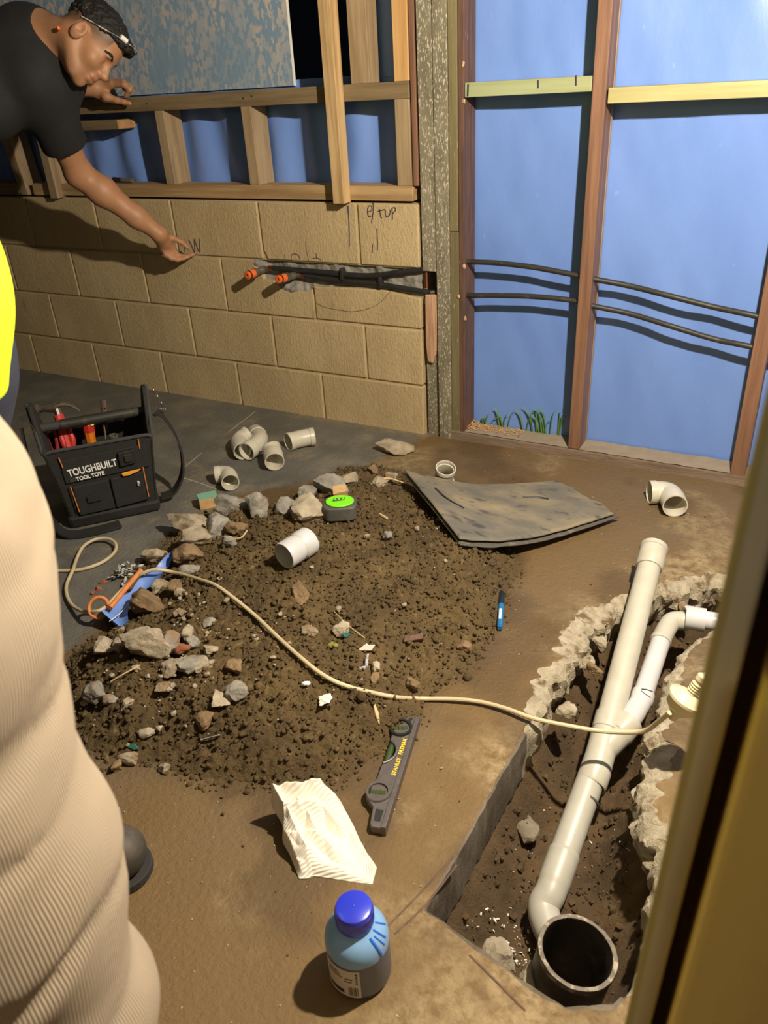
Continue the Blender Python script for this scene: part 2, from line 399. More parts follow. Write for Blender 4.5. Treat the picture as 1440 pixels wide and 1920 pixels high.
# inner edge of the opening at slab height: (x, y, width of the crumbled lip)
TR = [((1.1755,-0.6457,0.0000), .035), ((1.1247,-0.7028,0.0000), .035), ((1.0927,-0.7788,0.0000), .045), ((1.0698,-0.8433,0.0000), .05), ((1.0580,-0.9236,0.0000), .05), ((1.0535,-1.0056,0.0000), .045), ((1.0420,-1.0946,0.0000), .035), ((1.0441,-1.1493,0.0000), .03), ((1.0508,-1.1958,0.0000), .025), ((1.0397,-1.2422,0.0000), .006),
      ((1.0346,-1.3573,0.0000), .004), ((1.0319,-1.4882,0.0000), .004), ((1.0258,-1.6528,0.0000), .004), ((1.1263,-1.6730,0.0000), .006), ((1.2095,-1.6912,0.0000), .006), ((1.2566,-1.6963,0.0000), .006), ((1.3141,-1.6657,0.0000), .008), ((1.3312,-1.6218,0.0000), .01), ((1.3270,-1.4984,0.0000), .02), ((1.3184,-1.4098,0.0000), .03), ((1.2840,-1.3522,0.0000), .035),
      ((1.2630,-1.2938,0.0000), .04), ((1.2536,-1.2172,0.0000), .04), ((1.2492,-1.1426,0.0000), .035), ((1.2505,-1.0353,0.0000), .03), ((1.2452,-0.9544,0.0000), .025), ((1.2531,-0.8802,0.0000), .02), ((1.2758,-0.8050,0.0000), .02), ((1.3155,-0.7315,0.0000), .02), ((1.4195,-0.5940,0.0000), .02), ((1.4217,-0.4829,0.0000), .03), ((1.2905,-0.5541,0.0000), .035), ((1.2298,-0.6014,0.0000), .035)]
def trench_loops(step=.0045):
    P = np.array([t[0][:2] for t in TR]); W = np.array([t[1] for t in TR]); pts = []; ws = []
    n = len(P)
    for i in range(n):
        a, b = P[i], P[(i + 1) % n]; k = max(1, int(np.linalg.norm(b - a) / step))
        for j in range(k): pts.append(a + (b - a) * j / k); ws.append(W[i] + (W[(i + 1) % n] - W[i]) * j / k)
    pts = np.array(pts); ws = np.array(ws); nx = np.roll(pts, -1, 0) - np.roll(pts, 1, 0)
    nrm = np.stack([nx[:, 1], -nx[:, 0]], 1); nrm /= np.linalg.norm(nrm, axis=1)[:, None] + 1e-9
    mid = P.mean(0)
    if poly_sd(*(pts + nrm * .004).T, P).mean() > poly_sd(*(pts - nrm * .004).T, P).mean(): nrm = -nrm
    for _ in range(3): nrm = nrm + np.roll(nrm, 1, 0) + np.roll(nrm, -1, 0); nrm /= np.linalg.norm(nrm, axis=1)[:, None]
    P3 = np.c_[pts, np.zeros(len(pts))]
    rg = np.clip(ws / .03, .06, 1)
    inner = pts + nrm * (rg * .010 * fbm(P3, 45, 3, 3))[:, None]
    outer = inner + nrm * (ws * .95 * (1 + .40 * fbm(P3, 40, 4, 5)))[:, None]
    return inner, outer, nrm, ws, rg
T_in, T_out, T_n, T_w, T_rg = trench_loops()
X0, X1, Y0, Y1 = -2.7, 2.8, -3.9, .12
gp = []
def grid_pts(x0, x1, y0, y1, s):
    return np.stack(np.meshgrid(np.arange(x0 + s / 2, x1, s), np.arange(y0 + s / 2, y1, s), indexing='ij'), -1).reshape(-1, 2)
ga = grid_pts(-.5, 1.5, -1.9, 0, .02); gb = grid_pts(X0, X1, Y0, Y1, .08)
gb = gb[~((gb[:, 0] > -.52) & (gb[:, 0] < 1.52) & (gb[:, 1] > -1.92) & (gb[:, 1] < .02))]
gp = np.concatenate([ga, gb]); gp = gp + rng.uniform(-.002, .002, gp.shape)
gp = gp[poly_sd(gp[:, 0], gp[:, 1], T_out) < -.008]
cor = np.array([(X0, Y0), (X1, Y0), (X1, Y1), (X0, Y1)]); nl = len(T_out)
rg1 = T_out[::2] - T_n[::2] * .008; rg2 = T_out[1::3] - T_n[1::3] * .018
if poly_sd(rg1[:, 0], rg1[:, 1], T_out).mean() > 0: rg1 = T_out[::2] + T_n[::2] * .008; rg2 = T_out[1::3] + T_n[1::3] * .018
rg1 = rg1[poly_sd(rg1[:, 0], rg1[:, 1], T_out) < -.003]; rg2 = rg2[poly_sd(rg2[:, 0], rg2[:, 1], T_out) < -.012]
gp = gp[poly_sd(gp[:, 0], gp[:, 1], T_out) < -.024]
allp = np.concatenate([cor, T_out, rg1, rg2, gp])
ed = [(0, 1), (1, 2), (2, 3), (3, 0)] + [(4 + i, 4 + (i + 1) % nl) for i in range(nl)]
vo, eo, fo, ov, oe, of = delaunay_2d_cdt([Vector(q) for q in allp], ed, [], 0, 1e-6)
vo = np.array([v[:] for v in vo]); fo = np.array(fo); cen = vo[fo].mean(1)
fo = fo[poly_sd(cen[:, 0], cen[:, 1], T_out) < 0]
dout = -poly_sd(vo[:, 0], vo[:, 1], T_out)
P3 = np.c_[vo, np.zeros(len(vo))]
fz = np.where(dout > .01, .0025 * fbm(P3, 6, 3, 1) * np.clip(dout / .1, 0, 1), 0)
fz = np.where(vo[:, 1] > -.02, 0, fz)
# where bare grey slab gives way to soil-stained slab
BND = np.array([(0.2381,-0.0130,0.0000), (0.1975,-0.1625,0.0000), (0.1595,-0.3021,0.0000), (0.0524,-0.4329,0.0000), (-0.1107,-0.6747,0.0000), (-0.1604,-0.8429,0.0000), (-0.1005,-1.0444,0.0000), (-0.0378,-1.3359,0.0000), (0.0117,-1.4782,0.0000), (-.3, -1.75, 0), (-.6, -3.9, 0), (2.8, -3.9, 0), (2.8, .2, 0), (.27, .2, 0)])[:, :2]
sdirt = poly_sd(vo[:, 0], vo[:, 1], BND)
nz = fbm(P3, 7, 4, 9)
dirt = np.clip((sdirt + .05 * nz + .015) / .05, 0, 1) * np.clip(.92 + .25 * fbm(P3, 3, 3, 12), .6, 1)
dust = np.clip(.55 - dout / .16 + .55 * fbm(P3, 9, 3, 21), 0, .8) * (dout > 0) + np.clip(fbm(P3, 4.5, 4, 33) * 1.6 - .35, 0, .55)
dust = np.where(sdirt > .02, dust, np.clip(fbm(P3, 14, 3, 40) * 1.5 - .5, 0, .35))
# pale mortar dust along the foot of the block wall, dry cement near the corner
dust = np.maximum(dust, np.clip(.7 - (-vo[:, 1]) / .09 + .3 * nz, 0, .8) * (vo[:, 0] < .24) * (vo[:, 0] > -.35))
near = np.clip((-1.58 - vo[:, 1]) / .12, 0, 1) * np.clip((vo[:, 0] - .95) / .12, 0, 1)
dust = np.maximum(dust, near * np.clip(.75 + .8 * fbm(P3, 8, 3, 51), 0, 1))
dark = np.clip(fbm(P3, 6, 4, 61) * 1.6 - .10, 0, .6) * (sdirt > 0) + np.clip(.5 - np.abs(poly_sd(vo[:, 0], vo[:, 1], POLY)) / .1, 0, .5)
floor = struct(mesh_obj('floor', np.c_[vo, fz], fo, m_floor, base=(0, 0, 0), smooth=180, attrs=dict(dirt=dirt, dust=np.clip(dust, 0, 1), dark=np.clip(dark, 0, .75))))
floor['label'] = 'grey concrete slab stained with brown soil'
# crumbled lip and sawn faces of the opening
rings = [(0., 0.), (.2, -.002), (.4, -.005), (.6, -.008), (.8, -.014), (1., -.022), (1.02, -.034), (1.01, -.046), (.96, -.06), (.9, -.075), (.75, -.10), (.6, -.125)]
V = []; n = nl; F = []
for k, (s, z) in enumerate(rings):
    B = T_out + (T_in - T_out) * min(s, 1.)
    if s > 1: B = T_in + T_n * 0
    if k > 6: B = T_in + T_n * ((1 - s) * .06 * T_rg)[:, None]
    Q = np.c_[B, np.full(n, z)]
    if k:
        a = .0052 * (1 if k < 6 else 2.0)
        nn = np.stack([fbm(Q, 60, 4, 70 + i) for i in range(3)], 1) * a * T_rg[:, None]
        nn[:, 2] *= .7; Q = Q + nn
        if k < 6: Q[:, 2] = np.where(T_rg < .3, -.0005 * k, Q[:, 2])
    V.append(Q)
for k in range(len(rings) - 1):
    for i in range(n): F.append((k * n + i, k * n + (i + 1) % n, (k + 1) * n + (i + 1) % n, (k + 1) * n + i))
V = np.concatenate(V)
cr = T_rg > .3
Fl = [f for f in F if cr[f[0] % n]]; Fs = [f for f in F if not cr[f[0] % n]]
def sub_mesh(V, F):
    u = sorted({i for f in F for i in f}); mp = {a: b for b, a in enumerate(u)}; return V[u], [tuple(mp[i] for i in f) for f in F]
mesh_obj('broken_edge', *sub_mesh(V, Fl), m_lip, floor, smooth=30)
mesh_obj('sawn_edge', *sub_mesh(V, Fs), m_saw, floor, smooth=30)
# loose chunks still lodged in the broken edge
for i, (c, s) in enumerate([((1.0907,-0.9299,-0.0600), (.022, .016, .014)), ((1.0863,-0.7355,-0.0500), (.016, .014, .012)), ((1.0751,-1.0894,-0.0500), (.02, .02, .015)), ((1.2350,-0.6300,-0.0500), (.018, .014, .014)), ((1.0858,-0.8418,-0.0500), (.02, .016, .016)), ((1.0649,-0.9116,-0.0600), (.02, .018, .016)), ((1.1884,-0.6168,-0.0500), (.02, .014, .012)), ((1.2718,-1.2547,-0.0500), (.022, .02, .02)), ((1.3028,-1.3404,-0.0500), (.02, .022, .02))]):
    mesh_obj('edge_chunk', *rock_geo(c, s, 300 + i, i * .7), m_lip if i % 3 else m_rockbrown, floor, smooth=30)
# trench bottom
def trench_soil():
    x = np.arange(.86, 1.75, .006); y = np.arange(-1.82, -.5, .006); XX, YY = np.meshgrid(x, y); xx, yy = XX.ravel(), YY.ravel()
    d = poly_sd(xx, yy, T_in); P = np.c_[xx, yy, 0 * xx]
    t = np.clip((d + .06) / .13, 0, 1); t = t * t * (3 - 2 * t)
    deep = .115 + .035 * np.clip((-.75 - yy) / .5, 0, 1)
    z = -.085 - deep * t + .012 * fbm(P, 18, 3, 80) + .006 * np.abs(fbm(P, 60, 3, 84)) + .003 * fbm(P, 150, 2, 88)
    nx, ny = len(x), len(y)
    F = [(j * nx + i, j * nx + i + 1, (j + 1) * nx + i + 1, (j + 1) * nx + i) for j in range(ny - 1) for i in range(nx - 1)]
    return np.c_[xx, yy, z], F
tv, tf = trench_soil()
o = mesh_obj('trench_soil', tv, tf, m_soil_damp, base=(1.15, -1.15, -.2), smooth=180); tag(o, 'damp dark soil in the bottom of the open trench', 'soil', kind='stuff')
# saw lines scored in the slab
for a in ([(0.9857,-1.7033,0.0008), (1.0057,-1.6302,0.0008), (1.0249,-1.5501,0.0008)], [(1.0007,-1.7108,0.0008), (1.0218,-1.6445,0.0008), (1.0360,-1.5623,0.0008)], [(1.2104,-1.7271,0.0008), (1.1559,-1.7062,0.0008), (1.1122,-1.6895,0.0008)]):
    g = G(); g.tube(smooth_path(a, 5), .0016, 6, flat=.4); g.obj('saw_line', m_darkwood, floor)
for a in ([(-0.5011,-0.0456,0.0006), (-0.4539,-0.3604,0.0006), (-0.4149,-0.5828,0.0006)], [(-0.3888,-0.6203,0.0006), (-0.2937,-0.6320,0.0006), (-0.2087,-0.6460,0.0006)]):
    g = G(); g.tube(smooth_path(a, 4), .0022, 6, flat=.3); g.obj('chalk_line', M('chalk', (.42, .38, .31), .9), floor)

# room shell out of frame: ceiling and the other walls
def shell(name, lo, hi): g = G(); g.box(lo, hi); return struct(g.obj(name, m_plaster, smooth=0))
shell('ceiling', (X0, Y0, 2.5), (X1, .3, 2.6)); shell('wall_left', (X0 - .1, Y0, -.02), (X0, .3, 2.5)); shell('wall_right', (X1, Y0, -.02), (X1 + .1, .3, 2.5)); shell('wall_rear', (X0, Y0 - .1, -.02), (X1, Y0, 2.5))

# ------------------------------------------------------------------ block wall
wall = thing('wall_back', (-.9, .1, 0), 'painted concrete block wall', None); struct(wall)
def WF(u, v, w): return V3((u, w, v))
g = G()
for lo, hi in (((-2.7, .007, -.02), (.215, .185, .47)), ((-2.7, .007, .58), (.215, .185, .778)), ((-2.7, .007, .47), (-.43, .185, .58)), ((-.43, .05, .47), (.215, .185, .58))): g.box(lo, hi)
g.obj('mortar_bed', m_mortar, wall, smooth=0)
nblk = 0
def block(poly):
    g = G(); g.prism(poly, 0., .12, WF)
    o = g.obj('concrete_block', m_block, wall, smooth=0, bevel=.0035)
j = .0045
for row in range(4):
    z0 = row * .2 - .02; off = 0. if row in (1, 3) else -.2
    k = 0
    while True:
        x1 = off - .4 * k + .4; x0 = x1 - .4; k += 1
        if x1 < -2.7: break
        x0 = max(x0, -2.7); x1 = .222 if x1 > .19 else x1
        if x1 - x0 < .05: continue
        a, b, c, d = x0 + j, x1 - (j if x1 < .22 else 0), z0 + j, z0 + .2 - j
        dz = random.uniform(-.0015, .0015)
        if row == 2 and abs(x0 + .2) < .01: poly = [(a, c), (b, c), (b, .485), (.09, .503), (-.05, .503), (-.14, .500), (a + .02, .498), (a, .50)]
        elif row == 2 and abs(x0 + .6) < .01: poly = [(a, c), (b, c), (b, .488), (-.235, .476), (-.27, .478), (-.30, .468), (-.34, .480), (-.37, .506), (-.41, .512), (-.43, .545), (-.455, .560), (-.44, .578), (-.445, d), (a, d)]
        elif row == 3 and abs(x0 + .4) < .01: poly = [(a + .012, c), (b, c), (b, d), (a, d), (a, c + .03), (a + .01, c + .012)]
        else: poly = [(a, c), (b, c), (b, d), (a, d)]
        block([(u, v + 0 * dz) for u, v in poly])
# chiselled chase behind the water pipes
V, F = grid(150, 30, lambda s, t: (-.46 + s * .69, 0, .462 + t * .125)); V = np.array(V)
V[:, 1] = .016 + .008 * fbm(V, 30, 4, 5) + .008 * np.clip(1 - np.abs(V[:, 2] - .53) / .05, 0, 1)
V[:, 1] -= .020 * np.clip(1 - np.hypot((V[:, 0] + .30) / .12, (V[:, 2] - .485) / .03), 0, 1) + .02 * np.clip(1 - np.hypot((V[:, 0] + .44) / .04, (V[:, 2] - .565) / .035), 0, 1)
mesh_obj('chiselled_chase', V, F, m_greybreak, wall, smooth=40)
# writing and set-out marks on the blocks
def stroke(name, pts, r=.0016, mat=None, n=4):
    g = G(); g.tube(smooth_path([V3(q) - (0, .0006, 0) for q in pts], n), r, 6); return g.obj(name, mat or m_ink, wall)
stroke('letter_w', [(-0.7384,0.0000,0.6374), (-0.7275,0.0000,0.6166), (-0.7195,0.0000,0.5938), (-0.7135,0.0000,0.6152), (-0.7101,0.0000,0.6422), (-0.7053,0.0000,0.6232), (-0.6995,0.0000,0.6023), (-0.6942,0.0000,0.5967), (-0.6888,0.0000,0.6162), (-0.6864,0.0000,0.6449)], .0016, n=2)
stroke('set_out_mark', [(-0.7657,0.0000,0.6093), (-0.7667,0.0000,0.5937)], .0012)
stroke('letter_e', [(0.0426,0.0000,0.7525), (0.0507,0.0000,0.7543), (0.0579,0.0000,0.7593), (0.0576,0.0000,0.7690), (0.0499,0.0000,0.7713), (0.0434,0.0000,0.7639), (0.0414,0.0000,0.7492), (0.0456,0.0000,0.7379), (0.0536,0.0000,0.7397)], .0015)
stroke('slash_mark', [(0.0644,0.0000,0.7820), (0.0626,0.0000,0.7562), (0.0541,0.0000,0.7184)], .0015)
stroke('letter_t', [(0.0865,0.0000,0.7614), (0.0891,0.0000,0.7405), (0.0936,0.0000,0.7341)], .0016); stroke('letter_t', [(0.0802,0.0000,0.7549), (0.0941,0.0000,0.7584), (0.1060,0.0000,0.7610)], .0016)
stroke('letter_o', [(0.1079,0.0000,0.7602), (0.1069,0.0000,0.7441), (0.1124,0.0000,0.7378), (0.1225,0.0000,0.7460), (0.1253,0.0000,0.7605)], .0016)
stroke('letter_p', [(0.1313,0.0000,0.7654), (0.1324,0.0000,0.7495), (0.1314,0.0000,0.7301)], .0016); stroke('letter_p', [(0.1312,0.0000,0.7638), (0.1410,0.0000,0.7672), (0.1444,0.0000,0.7593), (0.1323,0.0000,0.7479)], .0016)
stroke('set_out_mark', [(-0.0313,0.0000,0.7708), (-0.0303,0.0000,0.7461)], .0025, M('blue_ink', (.05, .05, .12), .7)); stroke('set_out_mark', [(-0.0303,0.0000,0.7461), (-0.0326,0.0000,0.6961), (-0.0362,0.0000,0.6415)], .0018, MATS['blue_ink'])
stroke('set_out_mark', [(0.0730,0.0000,0.7024), (0.0726,0.0000,0.6658), (0.0705,0.0000,0.6338)], .0015); stroke('set_out_mark', [(0.0536,0.0000,0.6517), (0.0496,0.0000,0.6227)], .0012)
stroke('set_out_mark', [(-0.2116,0.0000,0.6523), (-0.2111,0.0000,0.6205), (-0.2060,0.0000,0.5885)], .0008, m_pencil)
stroke('letter_n', [(-0.2806,0.0000,0.5850), (-0.2759,0.0000,0.6034), (-0.2618,0.0000,0.6076), (-0.2466,0.0000,0.6028), (-0.2415,0.0000,0.5904)], .0011); stroke('letter_t', [(-0.1721,0.0000,0.6150), (-0.1723,0.0000,0.5936)], .0010); stroke('letter_t', [(-0.1874,0.0000,0.5965), (-0.1675,0.0000,0.5974), (-0.1551,0.0000,0.5908)], .0010); stroke('letter_u', [(-0.3054,0.0000,0.6039), (-0.3054,0.0000,0.5875)], .0009)
stroke('pencil_arc', [(-0.1938,0.0000,0.4415), (-0.1546,0.0000,0.4292), (-0.0887,0.0000,0.4229), (-0.0408,0.0000,0.4228), (0.0201,0.0000,0.4367), (0.0677,0.0000,0.4603), (0.1134,0.0000,0.5045)], .0008, m_pencil)

# ------------------------------------------------------------------ pine stud frame standing on the block wall
def timber(name, x0, x1, y0, y1, z0, z1, mat, parent, bev=.002, lean=0.):
    g = G(); g.box((x0, y0, z0), (x1, y1, z1))
    if lean:
        g.V = [(x + lean * (z - z0), y, z) for x, y, z in g.V]
    return g.obj(name, mat, parent, smooth=0, bevel=bev)
fr = thing('timber_frame', (-.6, .045, .785), 'pine stud frame with rails standing on the block wall', 'frame')
timber('bottom_plate', -1.53, .207, 0, .09, .786, .830, m_pine_h, fr)
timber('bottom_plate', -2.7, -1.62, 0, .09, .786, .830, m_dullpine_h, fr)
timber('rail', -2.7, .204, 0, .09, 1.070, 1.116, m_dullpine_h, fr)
timber('stud', -.800, -.760, 0, .09, .830, 1.070, m_dullpine, fr); timber('stud', -.420, -.380, 0, .09, .830, 1.070, m_dullpine, fr)
timber('stud', .154, .203, .001, .09, .830, 1.070, m_dullpine, fr); timber('stud', .157, .206, 0, .09, 1.116, 2.45, m_orangepine, fr)
timber('stud', -1.400, -1.360, -.03, .06, .779, 1.07, m_dullpine, fr); timber('stud', -1.610, -1.565, .0, .09, .786, 1.07, m_dullpine, fr, lean=-.15)
timber('stud', -2.1, -2.055, .0, .09, .83, 1.07, m_dullpine, fr)
timber('stud', -.060, -.018, -.045, 0, .781, 2.45, m_pine, fr)
timber('stud', -.005, .060, .025, .09, 1.116, 2.45, m_dullpine, fr)
timber('stud', -.60, -.555, .0, .088, 2.0, 2.45, m_dullpine, fr)
timber('edge_strip', .2085, .226, .002, .09, .83, 2.45, m_hardwood, fr)
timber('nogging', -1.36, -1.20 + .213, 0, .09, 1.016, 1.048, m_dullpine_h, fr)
timber('sawn_end', -.987, -.9855, .002, .088, 1.018, 1.046, m_endgrain, fr, 0)
for q in [(-0.8272,-0.0010,1.0945), (-0.4025,-0.0010,1.0947), (-0.3670,-0.0010,1.0995)]:
    g = G(); g.lathe([(.0, -.001), (.003, -.001), (.003, .001), (0, .002)], q, (0, -1, 0), 10); g.obj('nail_head', m_steel, fr)

# mottled board and blue wrap behind that frame
def sheet(name, x0, x1, z0, z1, y, amp, mat, label, seed, nx=60, nz=60, fold=0., top=0.):
    V, F = grid(nx, nz, lambda s, t: (x0 + s * (x1 - x0), y, z0 + t * (z1 - z0))); V = np.array(V)
    Q = V * (1, 1, .35); w = fbm(Q, 5, 3, seed)
    V[:, 1] += amp * w
    D_ = np.c_[(V[:, 0] + .42 * V[:, 2]) * 1.0, 0 * w, (V[:, 2] - .42 * V[:, 0]) * .22]; V[:, 1] += amp * 1.6 * fbm(D_, 4.5, 3, seed + 9) * np.clip((V[:, 2] + .05) / .3, 0, 1)
    if fold: V[:, 1] += fold * np.sin(V[:, 0] * 38 + 1.5 * fbm(V, 4, 2, seed + 3)) * np.clip((z1 - V[:, 2]) / .08, .2, 1)
    if top: V[:, 2] += np.where(V[:, 2] > z1 - 1e-6, top * np.sin(V[:, 0] * 33) + top * .6 * np.sin(V[:, 0] * 71), 0)
    n = len(V); V2 = V + (0, .0015, 0); F2 = F + [tuple(i + n for i in f[::-1]) for f in F]
    o = mesh_obj(name, np.concatenate([V, V2]), F2, mat, smooth=180)
    return tag(o, label, 'sheet')
sheet('blue_wrap', -2.7, .225, .79, 1.128, .105, .004, m_sheet, 'dark blue building wrap hanging behind the short studs above the blocks', 4, 220, 30, .010, .006)
sheet('blue_wrap', .03, .225, 1.13, 2.45, .107, .003, m_sheet, 'narrow strip of blue wrap beside the corner post above the rail', 8, 20, 60)
sheet('blue_wrap', -.262, -.0, 1.112, 1.139, .098, .001, m_sheet, 'small scrap of blue wrap under the dark window opening', 9, 20, 6)
g = G(); g.box((-1.9, .093, 1.122), (-.262, .100, 2.45)); o = g.obj('fibre_board', m_board, smooth=0); tag(o, 'scuffed blue and beige fibre board panel behind the rail', 'board')
g = G(); g.box((-.2625, .0915, 1.122), (-.2585, .101, 2.45)); g.obj('board_edge', m_white, o, smooth=0)

# ------------------------------------------------------------------ corner post and hardwood stud frame on the right
cp = thing('corner_post', (.30, .045, 0), 'weathered olive corner post of four upright boards beside the block wall', 'post')
timber('board', .2335, .2835, .0, .09, .575, 2.45, m_post, cp); timber('board', .2335, .2835, .012, .09, -.01, .485, m_post, cp)
timber('board', .2845, .3295, -.004, .09, -.01, 2.45, m_post, cp); timber('board', .3305, .3600, .002, .09, -.01, .70, m_post_old, cp); timber('board', .3305, .3585, .0, .09, .702, 2.45, m_post_old, cp)
timber('board', .3605, .3790, .002, .088, .03, 2.45, m_darkwood, cp)
g = G(); g.prism([(.240, .50), (.268, .50), (.274, .30), (.262, .268), (.244, .275), (.238, .34)], -.002, .03, WF); g.obj('split_wood', m_rawsplit, cp, smooth=0, bevel=.003)
g = G(); g.prism([(.262, .50), (.281, .50), (.280, .42), (.276, .31), (.270, .31)], .0, .03, WF); g.obj('split_wood', m_rawsplit, cp, smooth=0, bevel=.002)
for q in [(0.3778,0.0010,1.0566), (0.3801,0.0010,0.5961), (0.3816,0.0010,0.4308), (0.3604,-0.0010,0.5020), (0.3764,0.0010,1.1494)]:
    g = G(); g.V, g.F = [list(map(tuple, rock_geo(q, (.006, .003, .009), 40 + int(q[2] * 100), 0, lod=ICO1)[0])), ICO1[1]]; g.obj('wood_chip', m_rawsplit, cp)
sf = thing('stud_frame', (.8, .045, 0), 'reddish hardwood stud frame with bottom plate and two pine noggings', 'frame')
timber('stud', .747, .784, 0, .075, .035, 2.45, m_hardwood, sf, lean=-.0005); timber('lining_strip', .745, .7842, .0755, .092, .035, 2.45, m_dullpine, sf)
timber('stud', 1.243, 1.284, 0, .09, .02, 2.45, m_hardwood, sf)
o = timber('bottom_plate', .305, 1.33, -.002, .09, -.012, .032, m_plate, sf, .004)
V, F = grid(140, 12, lambda s, t: (.365 + s * .878,   .001 + t * .088, .0350)); V = np.array(V); V[:, 2] += .0015 * fbm(V, 25, 3, 3)
mesh_obj('plate_dust', V, F, m_platetop, sf, smooth=180)
o = timber('nogging', .381, .744, .002, .09, 1.066, 1.103, m_greenpine, sf);
timber('nogging', .790, 1.243, -.003, .09, 1.036, 1.073, m_yellowpine, sf)
for a, b in (((0.3926,0.0010,1.0988), (0.3910,0.0010,1.0696)), ((0.5971,0.0010,1.0997), (0.5979,0.0010,1.0807)), ((0.7006,0.0010,1.1060), (0.7023,0.0010,1.0824))):
    g = G(); g.tube([a, b], .0022, 6); g.obj('pen_mark', m_ink, sf)
o = sheet('blue_wrap', .36, 1.75, -.05, 2.45, .096, .006, m_sheet, 'bright blue building wrap stretched behind the hardwood studs', 14, 110, 140)
o = sheet('blue_wrap', -2.7, -1.9, 1.12, 2.45, .107, .004, m_sheet, 'blue wrap far along the block wall beyond the scuffed board', 24, 20, 30)
# sawdust on the plate and weeds outside
g = G()
for i in range(260):
    a = rng.random() ** 2; c = (.372 + a * .2 + rng.uniform(-.004, .004), rng.uniform(.02, .085), .0385 + max(0, .014 - a * .08) * rng.random())
    g.add(*rock_geo(c, (.0035, .0018, .0015), i, rng.uniform(0, 3), lod=ICO1))
o = g.obj('sawdust', m_sawdust); tag(o, 'small heap of orange sawdust at the corner of the bottom plate', 'sawdust', kind='stuff')
g = G()
for i in range(26):
    x = rng.choice([.50, .56, .60, .63, .68, .42]) + rng.normal(0, .012); h = rng.uniform(.04, .105) * (1 if x > .45 else .5); lean = rng.uniform(-.03, .03)
    pa = smooth_path([(x, .088, .015), (x + lean * .4, .084, .02 + h * .6), (x + lean * .9, .080, .03 + h * .9), (x + lean * 1.5, .078, .03 + h * rng.uniform(.85, 1.1))], 4)
    g.tube(pa, [.0045, .0042, .0005], 6, flat=.3)
o = g.obj('weeds', m_grass); tag(o, 'green grass blades poking in over the bottom plate', 'grass', kind='stuff')

# ------------------------------------------------------------------ water pipes and capped tap stubs
def water_pipe(label, left, mid, right, tip, base):
    t = thing('water_pipe', (left[-1][0], .03, left[-1][2]), label, 'pipe', 'black water pipes')
    g = G(); g.tube(smooth_path(left, 6), .0098, 12); g.obj('lagged_pipe', m_black, t)
    g = G(); g.tube(smooth_path([left[-1]] + mid + right, 8), .0082, 12); g.obj('pipe', m_blackdust, t)
    b = V3(left[0]); g = G(); g.tube([b - V3((.016, 0, 0)), b + V3((.004, 0, 0))], .0092, 14); g.obj('crimp_ring', m_copper, t)
    tip = V3(tip); base = V3(base); L = np.linalg.norm(tip - base); ax = unit(tip - base)
    g = G(); g.lathe([(.010, -.012), (.0125, -.006), (.0125, L * .22), (.0105, L * .26), (.0105, L * .34), (.0155, L * .42), (.0155, L * .60)], base, ax, 20)
    g.tube([base, b - V3((.012, 0, 0))], .0085, 12); g.obj('elbow', M('dull_brass', (.24, .21, .17), .45, metal=.7), t)
    g = G(); g.lathe([(.0148, L * .5), (.0148, L * .86), (.0112, L * .87), (.0112, L * .90), (.0140, L * .905), (.0140, L * .985), (.0115, L), (.0055, L), (.0055, L - .012), (0, L - .012)], base, ax, 24)
    for a in range(8):
        pass
    g.obj('test_cap', m_orange, t)
    g = G(); g.lathe([(.0152, L * .84), (.0152, L * .875)], base, ax, 24); g.obj('cap_seal', m_black, t)
    return t
w1 = water_pipe('upper black water pipe ending in the left orange capped stub', [(-0.3666,0.0040,0.5523), (-0.2574,0.0060,0.5501), (-0.1472,0.0080,0.5482), (-0.0408,0.0100,0.5446), (0.0419,0.0120,0.5470), (0.1463,0.0080,0.5640), (0.2540,0.0120,0.5824)], [(.32, .05, .615)],
    [(0.3767,0.0260,0.6073), (0.4753,0.0260,0.6071), (0.5962,0.0260,0.6003), (0.7208,0.0260,0.5849), (0.7806,0.0260,0.5758), (0.8845,0.0400,0.5589), (1.0092,0.0260,0.5398), (1.1250,0.0400,0.5146), (1.2443,0.0260,0.5006), (1.5, .05, .45)], (-0.4181,-0.0850,0.5420), (-0.4086,0.0020,0.5468))
w2 = water_pipe('lower black water pipe ending in the right orange capped stub', [(-0.2309,0.0040,0.5335), (-0.1482,0.0060,0.5267), (-0.0623,0.0070,0.5225), (0.0424,0.0080,0.5213), (0.1439,0.0080,0.5134), (0.2519,0.0120,0.5037)], [(.32, .05, .512)],
    [(0.3766,0.0260,0.5019), (0.4772,0.0260,0.5070), (0.5999,0.0260,0.5119), (0.7177,0.0260,0.5087), (0.7803,0.0260,0.4972), (0.8924,0.0400,0.4783), (1.0196,0.0260,0.4546), (1.1380,0.0400,0.4241), (1.2421,0.0260,0.4151), (1.5, .05, .37)], (-0.2811,-0.0900,0.5380), (-0.2750,0.0020,0.5333))
for q in ((-0.0747,-0.0040,0.5493), (0.0742,-0.0040,0.5294)):
    g = G(); g.box((-.006, -.004, -.019), (.006, .022, .019), None, q); g.obj('pipe_clip', m_black, w1 if q[0] < 0 else w2, bevel=.002)
g = G(); g.tube([(0.2402,0.0120,0.5699), (0.2407,0.0120,0.5186)], .0075, 12); g.obj('copper_stub', m_copper, w1)

